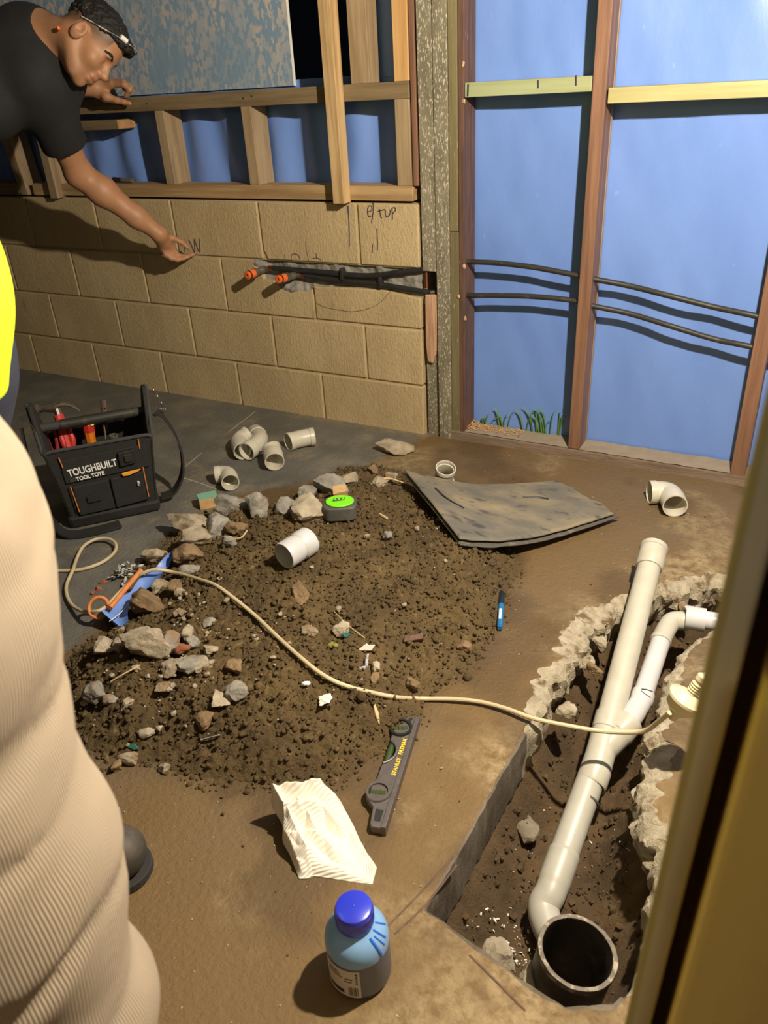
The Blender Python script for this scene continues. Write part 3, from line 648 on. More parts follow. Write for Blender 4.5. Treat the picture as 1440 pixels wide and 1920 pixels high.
# ------------------------------------------------------------------ drain pipework in the trench
def unitv(a, b): return unit(V3(b) - V3(a))
dr = thing('drain_pipe', (1.1451,-1.1552,-0.1400), 'long grey plastic drain pipe with angled branch lying in the trench', 'pipe')
A = V3((1.1570,-1.3938,-0.1650)); Jn = V3((1.1642,-1.1167,-0.0850)); Sk = V3((1.1401,-0.6119,0.0850))
dl = unitv(A, Jn); du = unitv(Jn, Sk)
def P_(a, b, t): return V3(a) + (V3(b) - V3(a)) * t
g = G(); g.hollow([A, P_(A, Jn, .5), Jn], .0270, .0240); g.obj('lower_pipe', m_pvcdirty, dr)
L = np.linalg.norm(Sk - Jn)
g = G(); g.hollow([Jn + du * .03, Jn + du * (L * .5), Sk - du * .03], .0272, .0245); g.obj('upper_pipe', m_pvcmid, dr)
g = G(); a = Sk - du * .058; g.hollow([a, a + du * .003, Sk - du * .001, Sk, Sk + du * .006, Sk + du * .012], [.0300, .0318, .0318, .0335, .0335, .0325], .0265, 32); g.obj('end_socket', m_pvcmid, dr)
# junction: straight collars and the angled arm
B0 = Jn - du * .045; Br = V3((1.1989,-1.0480,-0.0680)); db = unitv(P_(Jn, B0, .2), Br)
g = G(); g.hollow([B0 - dl * .05, B0 - dl * .047, B0 - dl * .012, B0 - dl * .01, Jn + du * .028, Jn + du * .030, Jn + du * .066, Jn + du * .068], [.0288, .0305, .0305, .0290, .0290, .0305, .0305, .0290], .0265, 32); g.obj('junction', m_pvcmid, dr)
g = G(); st = P_(Jn, B0, .35); Lb = np.linalg.norm(Br - st); g.hollow([st, st + db * (Lb * .55), st + db * (Lb * .58), Br], [.0275, .0280, .0300, .0300], .0245, 32); g.obj('junction_arm', m_pvcmid, dr)
for q in (B0 - dl * .085,): g = G(); g.hollow([q, q + dl * .004], .0276, .0262); g.obj('pipe_ring', m_rubbergrey, dr)
e1 = V3((1.2086,-0.9888,-0.0580)); e2 = V3((1.2094,-0.7935,-0.0300)); e3 = V3((1.2123,-0.7424,-0.0280)); e4 = V3((1.2625,-0.7016,-0.0280))
g = G(); pa = smooth_path([Br - db * .012, P_(Br, e1, .55), e1, P_(e1, e2, .10)], 7); g.hollow(pa, np.interp(np.linspace(0, 1, len(pa)), [0, .3, .34, .62, .66, 1], [.0235, .0235, .0225, .0225, .0242, .0242]), .019, 28); g.obj('branch_bend', m_pvcwhite, dr)
g = G(); g.hollow([P_(e1, e2, .05), P_(e1, e2, .96)], .0212, .0185, 28); g.obj('branch_pipe', m_pvcwhite, dr)
g = G(); pa = smooth_path([P_(e1, e2, .92), P_(e1, e2, 1.0), V3((1.2166,-0.7344,-0.0260)), V3((1.2317,-0.7185,-0.0260)), V3((1.2497,-0.7125,-0.0260))], 7); g.hollow(pa, np.interp(np.linspace(0, 1, len(pa)), [0, .2, .24, 1], [.0238, .0238, .0222, .0222]), .018, 28); g.obj('branch_elbow', m_pvcmid, dr)
g = G(); g.hollow([V3((1.2427,-0.7152,-0.0140)), V3((1.2449,-0.7142,-0.0140)), V3((1.2876,-0.7083,-0.0140))], [.0255, .0275, .0275], .021, 28); g.hollow([V3((1.2829,-0.7082,-0.0140)), V3((1.3972,-0.6914,-0.0140))], .0215, .019, 28); g.obj('branch_coupling', m_pvcwhite, dr)
# bend at the low end turning into the old black pipe
g = G(); pa = smooth_path([A + dl * .052, A + dl * .012, A - dl * .03, V3((1.1526,-1.4474,-0.1850)), V3((1.1735,-1.4779,-0.1900)), V3((1.2126,-1.5057,-0.1950))], 8)
g.hollow(pa, np.interp(np.linspace(0, 1, len(pa)), [0, .02, .30, .33, 1], [.0270, .0292, .0292, .0280, .0285]), .024, 32); g.obj('lower_bend', m_pvcdirty, dr)
g = G(); q = V3((1.2076,-0.9570,0.0000)); g.tube(smooth_path([V3((1.2061,-0.9869,-0.0280)), V3((1.2175,-0.9932,-0.0200)), V3((1.2295,-0.9923,-0.0220))], 4), .0012, 5); g.obj('pen_mark', m_ink, dr)
bp = thing('old_drain_pipe', (1.2275,-1.4897,-0.2000), 'old black tarred drain pipe standing open at the near end of the trench', 'pipe')
c = V3((1.2448,-1.5864,-0.0450)); ax = unit((.13, .05, 1))
g = G(); pa = [c - ax * .26, c - ax * .03, c - ax * .012, c]; g.hollow(pa, [.056, .0575, .0590, .0590], [.048, .050, .0515, .0530], 48); g.obj('pipe_wall', m_tar, bp)
g = G(); V, F = [], []
pr = [(.0594, -.010), (.0600, -.003), (.0592, .0012), (.0560, .0020), (.0530, .0008), (.0524, -.006)]
g.lathe(pr[::1], c, ax, 64); g.F = [f for f in g.F if len(f) == 4]
g.V = [tuple(V3(v) + .0012 * np.array(fbm(np.array([v]), 70, 3, 2)[0]) * V3((.4, .4, 1))) for v in g.V]; g.obj('worn_rim', m_tarrim, bp)
g = G(); g.lathe([(0, -.2), (.0505, -.2)], c, ax, 32); g.obj('pipe_bottom', M('pipe_bottom_black', (.012, .01, .008), .15), bp)  # plain black disc closing the pipe below its mouth

# ------------------------------------------------------------------ loose pipe fittings
def elbow(label, A, C, B, r=.0325, name='pipe_elbow', mat=None, bend=.36, sock=.033, group='loose drain elbows'):
    A, C, B = V3(A), V3(C), V3(B); la, lb = np.linalg.norm(A - C), np.linalg.norm(B - C)
    ua, ub = (A - C) / la, (B - C) / lb; k = min(la, lb) * .62
    a0 = C + ua * k; b0 = C + ub * k
    cur = [(1 - t) ** 2 * a0 + 2 * t * (1 - t) * C + t * t * b0 for t in np.linspace(0, 1, 12)]
    sa = C + ua * (la - min(sock, la - k * .9)); sb = C + ub * (lb - min(sock, lb - k * .9))
    base = (A + B) / 2; base[2] = min(A[2], B[2]) - r
    t = thing(name, tuple(base), label, 'pipe fitting', group)
    g = G(); g.hollow(cur, r * .93, r * .80, 28); g.obj('bend', mat or m_pvc, t)
    for e, d, s in ((A, ua, k / la), (B, ub, k / lb)):
        st = C + d * k; Ls = np.linalg.norm(e - st)
        g = G(); g.hollow([st, st + d * Ls * .12, st + d * Ls * .16, e - d * .003, e], [r * .93, r * .93, r, r, r * .985], [r * .80, r * .80, r * .88, r * .88, r * .9], 32); g.obj('socket', mat or m_pvc, t)
    return t
elbow('cream elbow at the back left of the cluster, under another', (-0.3175,-0.3231,0.0450), (-0.3337,-0.3632,0.0340), (-0.2603,-0.4311,0.0340), .0315)
elbow('cream elbow leaning on top of another in the cluster by the wall', (-0.3213,-0.2769,0.0300), (-0.2416,-0.3412,0.0400), (-0.2423,-0.4333,0.0360))
elbow('cream elbow at the front of the cluster with its open end facing forward', (-0.1659,-0.3933,0.0500), (-0.1541,-0.4026,0.0400), (-0.1051,-0.4601,0.0340), .033)
elbow('cream slow bend lying alone below the lower blocks, open both ends', (-0.1580,-0.3059,0.0330), (-0.1356,-0.2622,0.0330), (-0.0995,-0.2278,0.0330))
elbow('small cream elbow alone on the grey slab near the tool tote', (-0.2356,-0.6085,0.0300), (-0.2020,-0.5842,0.0310), (-0.1510,-0.6377,0.0310), .0285)
elbow('cream elbow standing behind the dark mat with its socket facing up', (0.4637,-0.3593,0.0200), (0.4764,-0.3820,0.0550), (0.4866,-0.3915,0.0900), .0315)
elbow('cream elbow lying on bare soil near the bottom plate at the right', (1.0510,-0.2103,0.0330), (1.1043,-0.1844,0.0330), (1.1345,-0.2684,0.0340), .0345)
def coupling():
    a = V3((0.3877,-1.0906,0.1542)); b = V3((0.4055,-1.0076,0.1564)); d = unit(b - a); L = np.linalg.norm(b - a)
    t = thing('pipe_coupling', tuple(P_(a, b, .5) - (0, 0, .034)), 'white plastic coupling lying on the soil heap', 'pipe fitting')
    g = G(); g.hollow([a, a + d * .003, a + d * L * .46, a + d * L * .56], [.0325, .0338, .0338, .031], [.0295, .0295, .0295, .027], 36); g.obj('socket', m_pvcwhite, t)
    g = G(); g.hollow([a + d * L * .54, a + d * L * .62, b - d * .003, b], [.0315, .0352, .0352, .034], [.028, .030, .030, .031], 36); g.obj('socket', m_pvcwhite, t)
    g = G(); g.lathe([(0, 0), (.0295, 0)], a + d * .035, d, 24); g.obj('inner_stop', m_pvc, t)
coupling()

# ------------------------------------------------------------------ soil heap
def soil_heap():
    s = .0042; x = np.arange(-.22, .95, s); y = np.arange(-1.72, -.22, s); XX, YY = np.meshgrid(x, y); xx, yy = XX.ravel(), YY.ravel()
    d = poly_sd(xx, yy, POLY); P = np.c_[xx, yy, 0 * xx]
    d2 = d + .022 * fbm(P, 14, 3, 91)
    h = mound_h(xx, yy)
    t = np.clip((d2 + .012) / .05, 0, 1)
    z = h * np.clip((d2 + .02) / .05, 0, 1) + t * (.010 * fbm(P, 13, 3, 92) + .012 * np.abs(fbm(P, 34, 3, 93)) + .013 * np.abs(fbm(P, 80, 2, 94)) - .009)
    # shovel cut step on the near side
    a = V3((0.5390,-1.4431,0.0500))[:2]; b = V3((0.7114,-1.4222,0.0300))[:2]; e = unit(b - a); nrm = np.array([e[1], -e[0]]); rel = np.c_[xx, yy] - a; along = rel @ e; ac = rel @ nrm
    m = np.clip(1 - np.abs(along - .09) / .12, 0, 1)
    z = z - m * .012 * np.clip((ac + .012 + .01 * fbm(P, 12, 2, 95)) / .012, 0, 1) * np.exp(-np.clip(ac, 0, 1) / .09)
    z = np.where(d2 < -.012, -.01, z)
    nx = len(x); keep = d2 > -.02
    F = []
    J, I = np.meshgrid(np.arange(len(y) - 1), np.arange(nx - 1), indexing='ij'); q = np.stack([J * nx + I, J * nx + I + 1, (J + 1) * nx + I + 1, (J + 1) * nx + I], -1).reshape(-1, 4)
    q = q[keep[q].any(1)]
    u = np.unique(q); mp = np.full(len(xx), -1); mp[u] = np.arange(len(u))
    V = np.c_[xx, yy, z][u]; F = mp[q].tolist(); V = list(map(tuple, V))
    # crumbs
    CV, CF = ICO1; n0 = 0
    for i in range(15000):
        k = rng.integers(len(u)); px, py, pz = xx[u[k]], yy[u[k]], z[u[k]]
        dd = d[u[k]]
        if dd < -.01 and rng.random() < .3: continue
        px += rng.uniform(-.01, .01); py += rng.uniform(-.01, .01)
        r = .0016 + .0046 * rng.random() ** 3
        if i % 90 == 0: r *= 2.0
        W = CV * (1 + rng.uniform(-.3, .3, (12, 1))) * r * V3((1, 1, .8)) + V3((px, py, max(pz, 0) + r * .3))
        b = len(V); V.extend(map(tuple, W)); F.extend([[a + b for a in f] for f in CF])
    SP = np.c_[rng.uniform(-.1, 1.3, 900), rng.uniform(-2.0, -.1, 900)]; SD = -poly_sd(SP[:, 0], SP[:, 1], POLY); SO = (poly_sd(SP[:, 0], SP[:, 1], T_out) < -.02) & (poly_sd(SP[:, 0], SP[:, 1], BND) > .02)
    for i in range(900):     # scattered crumbs on the slab around
        px, py = SP[i]; dm = SD[i]
        if not SO[i]: continue
        if dm < 0 or rng.random() > math.exp(-dm / .10) + .12: continue
        r = .001 + .0028 * rng.random() ** 3
        W = CV * (1 + rng.uniform(-.3, .3, (12, 1))) * r + V3((px, py, r * .5)); b = len(V); V.extend(map(tuple, W)); F.extend([[a + b for a in f] for f in CF])
    o = mesh_obj('soil_heap', V, F, m_soil, base=(.4, -1.0, 0), smooth=180)
    tag(o, 'low heap of crumbly brown soil dug out onto the slab', 'soil', kind='stuff')
soil_heap()
g = G(); CV, CF = ICO1
TP = np.c_[rng.uniform(.98, 1.4, 2200), rng.uniform(-1.7, -.6, 2200)]; TO = poly_sd(TP[:, 0], TP[:, 1], T_in) > .005
for i in range(2200):
    px, py = TP[i]
    if not TO[i]: continue
    k = int(round((py + 1.82) / .006)) * len(np.arange(.86, 1.75, .006)) + int(round((px - .86) / .006)); pz = tv[k][2]
    r = .0022 + .007 * rng.random() ** 4
    g.add(CV * (1 + rng.uniform(-.3, .3, (12, 1))) * r + V3((px, py, pz + r * .3)), CF)
o = g.obj('soil_crumbs', m_soil_damp); tag(o, 'loose damp crumbs of earth along the trench bottom', 'soil', kind='stuff')
g = G()
for i in range(150):
    u = rng.normal(0, 1, 2); c = V3((1.1296,-1.5175,-0.2000)) + V3((u[0] * .035, u[1] * .03, 0)); c[2] = -.205 + rng.uniform(0, .012)
    if i % 3 == 0: c = V3((rng.uniform(1.05, 1.27), rng.uniform(-1.55, -1.2), -.2));
    k = int(round((c[1] + 1.82) / .006)) * len(np.arange(.86, 1.75, .006)) + int(round((c[0] - .86) / .006)); c[2] = tv[min(max(k, 0), len(tv) - 1)][2] + .004
    r = .0008 + .0030 * rng.random() ** 5; g.add(*rock_geo(c, (r * 1.7, r * .7, r * .5), i, rng.uniform(0, 3), lod=ICO1))
o = g.obj('plaster_flecks', m_ceramic); tag(o, 'white plastic shavings scattered by the black drain pipe', 'shavings', kind='stuff')

g = G()
pp = np.c_[rng.uniform(.2, 1.6, 1500), rng.uniform(-2.1, -.05, 1500)]
ok = (poly_sd(pp[:, 0], pp[:, 1], T_out) < -.01) & (poly_sd(pp[:, 0], pp[:, 1], POLY) < .0) & (poly_sd(pp[:, 0], pp[:, 1], BND) > .0)
for i, q in enumerate(pp[ok]):
    r = .0006 + .0014 * rng.random() ** 4; g.add(*rock_geo((q[0], q[1], r * .3), (r * rng.uniform(1, 2.2), r, r * .6), i, rng.uniform(0, 3), lod=ICO1))
o = g.obj('grit', m_rockpale, smooth=0); tag(o, 'fine pale grit and plaster specks scattered on the stained slab', 'grit', kind='stuff')
# rubble: every lump on its own
def rock(c, sz, m, label, seed, rot=0., name='rubble_chunk', cat='rock', rough=.12, planes=11):
    V, F = rock_geo(c, sz, seed, rot, rough, planes)
    o = mesh_obj(name, V, F, m, smooth=28); return tag(o, label, cat, 'rubble on and around the soil heap')
RK = [
 ((0.0317,-0.8497,0.0934), (.047,.036,.030), m_rock, 'grey angular chunk just right of the green topped offcut', .3),
 ((0.1239,-0.8427,0.1077), (.040,.042,.036), m_rock, 'rounded grey chunk second from the green topped offcut', 1.),
 ((0.1795,-0.8054,0.0991), (.028,.028,.022), m_rock, 'small grey chunk between two larger ones behind the heap', 2.),
 ((0.2784,-0.8298,0.1243), (.048,.046,.040), m_rockpale, 'big pale jagged chunk left of the tape measure', .8),
 ((0.2327,-0.6430,0.1029), (.056,.030,.026), m_rock, 'long grey chunk behind the tape measure', .2),
 ((0.2597,-0.5794,0.0994), (.028,.022,.018), m_rockpale, 'tan lump at the right end of the long grey chunk', 1.4),
 ((0.1743,-0.6764,0.0827), (.028,.020,.018), m_rock, 'flat grey piece left of the long grey chunk', .5),
 ((-0.0681,-0.9187,0.0551), (.060,.032,.028), m_rockpale, 'broad tan slab in the row nearest the tote', .2),
 ((0.0677,-0.9654,0.0987), (.035,.034,.030), m_rock, 'bluish grey chunk in front of the broad tan slab', 2.2),
 ((0.1339,-0.9572,0.1012), (.026,.024,.02), m_rockbrown, 'brown stained lump right of the bluish grey chunk', 1.),
 ((0.0368,-1.0186,0.0805), (.046,.028,.026), m_rockpale, 'knobbly pale chunk above the brown boulder', .4),
 ((0.0741,-1.0926,0.0838), (.046,.034,.030), m_rockbrown, 'soil covered boulder beside the tip of the blue plastic', .6),
 ((0.1526,-1.0160,0.0954), (.018,.014,.013), m_rock, 'small dark sided stone below the bluish grey chunk', .2),
 ((-0.0752,-1.0703,0.0266), (.030,.020,.020), m_rockpale, 'pale lump on the slab left of the blue plastic tip', .5),
 ((0.1187,-1.1362,0.0743), (.024,.012,.010), m_rock, 'flat grey sliver below the soil covered boulder', .5),
 ((0.1822,-0.1713,0.0193), (.062,.036,.026), m_rockpale, 'lone crumbly chunk on the slab at the foot of the corner post', .1),
 ((0.3385,-0.5445,0.0825), (.030,.02,.016), m_rockpale, 'pale crumbly bit between heap and mat corner', 1.),
 ((0.3371,-0.4594,0.0642), (.026,.018,.014), m_rockpale, 'sandy fragment just left of the mat corner', 2.),
 ((0.2760,-0.4747,0.0833), (.02,.016,.012), m_rockbrown, 'brown clod at the far tip of the heap', 0.),
 ((0.4732,-1.1557,0.1152), (.018,.036,.014), m_rockbrown, 'long brown clod above the cord in mid heap', .5),
 ((0.5606,-1.2514,0.1049), (.018,.010,.010), m_rockpale, 'single pale stone above the cord curve', .2),
 ((0.1180,-1.2920,0.0747), (.042,.034,.028), m_rockbrown, 'brown block beside the blue plastic under the cord', .2),
 ((0.2685,-1.4383,0.1102), (.052,.036,.034), m_rockpale, 'largest tan chunk of the lower cluster', .4),
 ((0.3137,-1.4114,0.1030), (.026,.024,.022), m_rock, 'grey chunk right of the largest tan chunk', 1.),
 ((0.1640,-1.4583,0.0783), (.018,.026,.018), m_rockpale, 'upright tan chip left of the largest tan chunk', .3),
 ((0.1941,-1.4472,0.0891), (.016,.015,.013), m_rockpale, 'small tan chip between the upright chip and largest chunk', 0.),
 ((0.3221,-1.3660,0.1003), (.014,.018,.016), m_rockpale, 'bright pale stone at the top of the lower cluster', .4),
 ((0.3787,-1.4323,0.0898), (.018,.032,.016), m_rock, 'long bluish grey stone leaning in the lower cluster', -.5),
 ((0.3493,-1.4572,0.0857), (.020,.020,.016), m_rockpale, 'tan stone below the grey chunk of the lower cluster', 2.),
 ((0.4023,-1.4208,0.0865), (.018,.017,.012), m_rockpale, 'yellowish stone right of the long bluish stone', 1.),
 ((0.3921,-1.3818,0.0906), (.016,.014,.011), m_rockpale, 'pale chip at the right end of the lower cluster', .6),
 ((0.3419,-1.4053,0.0952), (.016,.013,.012), m_brickred, 'orange brown stone in the middle of the lower cluster', .6),
 ((0.3494,-1.3812,0.0972), (.015,.013,.012), m_rock, 'little grey stone beside the bright pale stone', .1),
 ((0.4681,-1.4012,0.0907), (.018,.018,.014), m_rockbrown, 'brown knobbly stone alone right of the lower cluster', .6),
 ((0.2396,-1.5652,0.0572), (.022,.024,.022), m_rock, 'cracked grey stone nearest the corduroy trousers', .6),
 ((0.2782,-1.5629,0.0590), (.013,.013,.012), m_rock, 'small grey stone right of the cracked one', .9),
 ((0.3211,-1.5588,0.0596), (.009,.020,.014), m_rockpale, 'narrow upright pale splinter of stone', .2),
 ((0.3642,-1.4952,0.0705), (.014,.018,.010), m_rockpale, 'pale stone in bare soil under the lower cluster', .2),
 ((0.4943,-1.4788,0.0734), (.020,.018,.016), m_rockpale, 'left one of two whitish stones side by side', .2),
 ((0.5210,-1.4517,0.0835), (.021,.019,.016), m_rock, 'right one of two whitish stones side by side', 1.2),
 ((0.3914,-1.5813,0.0350), (.015,.010,.009), m_rockpale, 'pale pebble above the green plastic scrap', .6),
 ((0.3818,-1.6319,0.0098), (.022,.011,.012), m_rockpale, 'flat pale stone on the near left rim of the heap', .3),
 ((0.3750,-1.6571,0.0096), (.012,.012,.012), m_rockbrown, 'round brown clod left of the flat pale stone', .3),
 ((0.4615,-1.6190,0.0073), (.010,.010,.009), m_rockpale, 'tiny pale stone on the near rim of the heap', .9),
 ((0.4892,-1.5226,0.0548), (.018,.018,.013), m_rockbrown, 'brown clod above the steel screw', .3),
 ((0.0793,-1.2029,0.0550), (.016,.022,.015), m_rockpale, 'upright tan chip just under the cord', .3),
 ((0.1579,-1.2228,0.0849), (.020,.018,.016), m_rockbrown, 'brown lump under the cord beside the upright chip', .3),
 ((0.1839,-1.2414,0.0902), (.015,.011,.010), m_rockpale, 'pale pebble in front of the brown lump under the cord', .3),
 ((0.2469,-1.3105,0.0983), (.013,.012,.010), m_rockpale, 'tan pebble on the soil right of the brown block', .9),
 ((0.3380,-1.3179,0.0992), (.016,.010,.010), m_rock, 'grey chip half buried right of the brown block', .9),
 ((0.7964,-1.2387,0.0351), (.013,.016,.013), m_rockbrown, 'three sided stone where the cord leaves the heap', .4),
 ((0.8391,-1.0678,0.0243), (.015,.014,.012), m_rockbrown, 'round clod at the right edge of the heap', .4),
 ((0.7248,-1.2636,0.0694), (.012,.013,.010), m_rockpale, 'pale stone just above the cord by the broken shards', .4),
 ((0.7360,-1.2846,0.0633), (.009,.012,.008), m_rockbrown, 'small brown stone touching the cord by the broken shards', .4),
 ((0.5268,-0.8424,0.1067), (.012,.014,.012), m_rock, 'dark slatey stone high on the heap near the mat', .4),
 ((0.6162,-1.2146,0.0998), (.022,.018,.010), m_rockpale, 'crumbly sandstone bit under the root hair', .8),
 ((0.3508,-1.4415,0.0842), (.011,.010,.009), m_rockpale, 'little pale stone wedged under the grey chunk', .8),
]
for i, (c, sz, m, lb, rot) in enumerate(RK): rock(c, sz, m, lb, 500 + i, rot)
V, F = rock_geo((1.0605,-1.2901,-0.1950), (.024, .032, .018), 78, .3); tag(mesh_obj('stone', V, F, M('trench_stone', (.26, .22, .16), .95, (.17, .135, .09), 22, bump=.003, bscale=130), smooth=28), 'loose stone on the trench floor left of the drain pipe', 'rock')
V, F = rock_geo((1.1091,-1.5796,-0.1700), (.03, .028, .02), 79, .3); tag(mesh_obj('stone', V, F, m_rockpale, smooth=28), 'pale stone in the near corner of the trench', 'rock')
V, F = rock_geo((1.1883,-1.6145,-0.1200), (.016, .022, .02), 80, .3); tag(mesh_obj('stone', V, F, m_rockpale, smooth=28), 'pale lump wedged between slab and black drain pipe', 'rock')
for i, (c, s) in enumerate([((-0.1222,-1.2285,0.0031), .012), ((-0.1326,-1.1997,0.0040), .010), ((-0.1208,-1.2463,0.0030), .009)]):
    V, F = rock_geo(c, (s, s * .8, s * .7), 60 + i, i); tag(mesh_obj('brick_crumb', V, F, m_brickred, smooth=28), ['largest red brick crumb inside the cord loop', 'red brick crumb nearest the wrapper shreds', 'smallest red brick crumb nearest the orange ring'][i], 'rubble', 'red brick crumbs')
g = G()
for i in range(230):
    k = rng.random()
    if k < .65:
        c = V3((0.3311,-1.4198,0.0822)) + V3((rng.normal(0, .10), rng.normal(0, .10), 0))
    else: c = V3((rng.uniform(-.1, .8), rng.uniform(-1.5, -.6), 0))
    hh = mound_h(np.array([c[0]]), np.array([c[1]]))[0]
    if hh < .004: continue
    r = .002 + .007 * rng.random() ** 3; g.add(*rock_geo((c[0], c[1], hh + r * .6 + .004), (r * 1.2, r, r * .8), i, rng.uniform(0, 3), lod=ICO1))
o = g.obj('stone_chips', m_rockpale, smooth=0); tag(o, 'tiny pale stone chips strewn through the soil heap', 'rubble', kind='stuff')

# ------------------------------------------------------------------ bitumen mat
def make_mat():
    c00, c10, c01, c11 = V3((0.7001,-0.7771,0.0980)), V3((0.9940,-0.3693,0.0260)), V3((0.3798,-0.4585,0.0880)), V3((0.7849,-0.2258,0.0180))
    t = thing('bitumen_mat', tuple((c00 + c11) / 2 * V3((1, 1, 0))), 'dark double layered bitumen mat curling beside the soil heap', 'mat')
    def srf(s, q, dz, ex=0.):
        P = (c00 * (1 - s) + c10 * s) * (1 - q) + (c01 * (1 - s) + c11 * s) * q
        P = P + V3((0, 0, dz - .020 * math.sin(math.pi * s) * (1 - .2 * q) * (1 - s * .4)))
        bow = math.sin(math.pi * s); front = unit(V3((-.35, -1, 0)))
        P = P + front * (.045 * bow * (1 - q) ** 2) + front * (.038 * bow * q ** 2)
        return P
    for nm, dz, m, th, inset in (('upper_layer', .010, m_mat, .010, 0.), ('lower_layer', -.003, m_matedge, .010, -.006)):
        nu, nv = 90, 60; top = []; bot = []
        for j in range(nv):
            for i in range(nu):
                s = i / (nu - 1); q = j / (nv - 1); s2 = s * (1 - 2 * inset) + inset; q2 = q
                if i == nu - 1: s2 += .018 * float(fbm(np.array([[q * 9, 0, 0]]), 1.3, 3, 4 if inset else 5)[0])
                if j == 0: q2 += .010 * float(fbm(np.array([[s * 9, 1, 0]]), 1., 3, 6 if inset else 8)[0]) - (.022 if inset else 0)
                P = srf(s2, q2, dz); P = P + V3((0, 0, .003 * float(fbm(P[None], 9, 3, 3)[0])))
                e = min(i, j, nu - 1 - i, nv - 1 - j); r = .004 if e == 0 else 0.
                top.append(P - V3((0, 0, r))); bot.append(P - V3((0, 0, th - r)))
        n = nu * nv; V = top + bot
        F = [(j * nu + i, j * nu + i + 1, (j + 1) * nu + i + 1, (j + 1) * nu + i) for j in range(nv - 1) for i in range(nu - 1)]
        F += [tuple(a + n for a in f[::-1]) for f in F]
        rim = [i for i in range(nu)] + [j * nu + nu - 1 for j in range(1, nv)] + [(nv - 1) * nu + i for i in range(nu - 2, -1, -1)] + [j * nu for j in range(nv - 2, 0, -1)]
        for a, b in zip(rim, rim[1:] + rim[:1]): F.append((a, a + n, b + n, b))
        mesh_obj(nm, V, F, m, t, smooth=60)
    for a in ([(.12, .72), (.14, .55), (.20, .42)], [(.66, .62), (.74, .58), (.78, .52)]):
        g = G(); g.tube(smooth_path([srf(s, q, .0122) for s, q in a], 6), .0032, 6, flat=.5); g.obj('slit', m_black, t)
make_mat()

# ------------------------------------------------------------------ tape measure with a wood scrap on it
c = V3((0.3577,-0.7884,0.0924)) + V3((0, 0, .022)); t = thing('tape_measure', tuple(c - V3((0, 0, .012))), 'lime topped grey tape measure on the rubble behind the heap', 'tape measure')
tx = unit(V3((.878, .475, 0))); ty = np.cross((0, 0, 1), tx)
def FR(o, X, Y):
    X = unit(X); Z = unit(np.cross(X, Y)); Yv = np.cross(Z, X); o = V3(o)
    return lambda u, v, w: o + X * u + Yv * v + Z * w
def rrect(w, h, r, n=5):
    out = []
    for cx, cy, a0 in ((w - r, h - r, 0), (-w + r, h - r, 90), (-w + r, -h + r, 180), (w - r, -h + r, 270)):
        out += [(cx + r * math.cos(R(a0 + 90 * k / n)), cy + r * math.sin(R(a0 + 90 * k / n))) for k in range(n + 1)]
    return out
F0 = FR(c, tx, ty); g = G(); g.prism(rrect(.044, .037, .02), -.012, .028, F0); g.obj('rubber_case', m_rubbergrey, t, bevel=.004)
g = G(); g.prism([(.038 * math.cos(a) , .032 * math.sin(a)) for a in np.linspace(0, 2 * math.pi, 32, endpoint=False)], .028, .0335, F0); g.obj('lime_face', m_lime, t, bevel=.002)
g = G(); g.prism([(-.018, -.006), (.012, -.001), (.014, .010), (-.016, .008)], .0335, .0375, F0); g.obj('belt_clip', m_rubbergrey, t, bevel=.001)
for u in (-.014, -.004, .006): g = G(); g.prism([(u, -.004), (u + .004, -.003), (u + .006, .008), (u + .002, .007)], .0375, .0385, F0); g.obj('clip_rib', m_lime, t)
g = G(); b = V3((0.3018,-0.7003,0.1199)); g.prism([(-.02, -.016), (.021, -.014), (.019, .017), (-.018, .016)], -.012, .012, FR(b, unit(V3((.8, .6, .1))), (-.6, .8, .3))); o = g.obj('wood_scrap', m_blockwood, bevel=.002, smooth=0); tag(o, 'square wood scrap lying against the far side of the tape measure', 'wood')

# green painted offcut
q = V3((-0.1579,-0.7425,0.0180)); u1 = unit(V3((-0.1340,-0.7160,0.0360)) - V3((-0.1745,-0.7634,0.0360)))
t = thing('wood_offcut', (q[0], q[1], 0), 'small wood block with a green painted top on the grey slab', 'offcut')
Fb = FR(q, u1 * V3((1, 1, 0)), np.cross((0, 0, 1), u1));
g = G(); g.prism([(-.029, -.022), (.029, -.022), (.029, .022), (-.029, .022)], -.018, .0165, Fb); g.obj('block', m_blockwood, t, smooth=0, bevel=.001)
g = G(); g.prism([(-.029, -.022), (.029, -.022), (.029, .022), (-.029, .022)], .0166, .018, Fb); g.obj('painted_face', m_greenpaint, t, smooth=0)

# ------------------------------------------------------------------ spirit level lying face up
lo_, hi_ = V3((0.9046,-1.5647,0.0200)), V3((0.8423,-1.3060,0.0200)); ldir = unit((lo_ - hi_) * V3((1, 1, 0))); lleft = np.cross(ldir, (0, 0, 1)); lleft = -lleft if np.dot(lleft, (-.878, -.475, 0)) < 0 else lleft
t = thing('spirit_level', tuple(P_(lo_, hi_, .5) * V3((1, 1, 0))), 'short grey spirit level with three vials lying on the slab', 'level')
LL = np.linalg.norm((lo_ - hi_)[:2]); k = LL / .262; o3 = hi_ * V3((1, 1, 0))
def LF(tt, w, z): return o3 + ldir * tt * k + lleft * w * k + V3((0, 0, z))
arc = [(.097 + .030 * math.cos(a), .052 + .030 * math.sin(a)) for a in np.linspace(math.pi * 1.02, math.pi * 1.98, 14)]
out = [(0, .003), (0, .018), (.006, .024), (.018, .028), (.040, .040), (.058, .040), (.064, .0395)] + [q for q in arc if q[1] < .0395] + [(.130, .0395), (.160, .040), (.172, .044), (.208, .044), (.222, .030), (.256, .026), (.262, .021), (.262, .003)]
g = G(); g.prism(out, .003, .019, LF); g.obj('body', m_gunmetal, t, smooth=0, bevel=.0015)
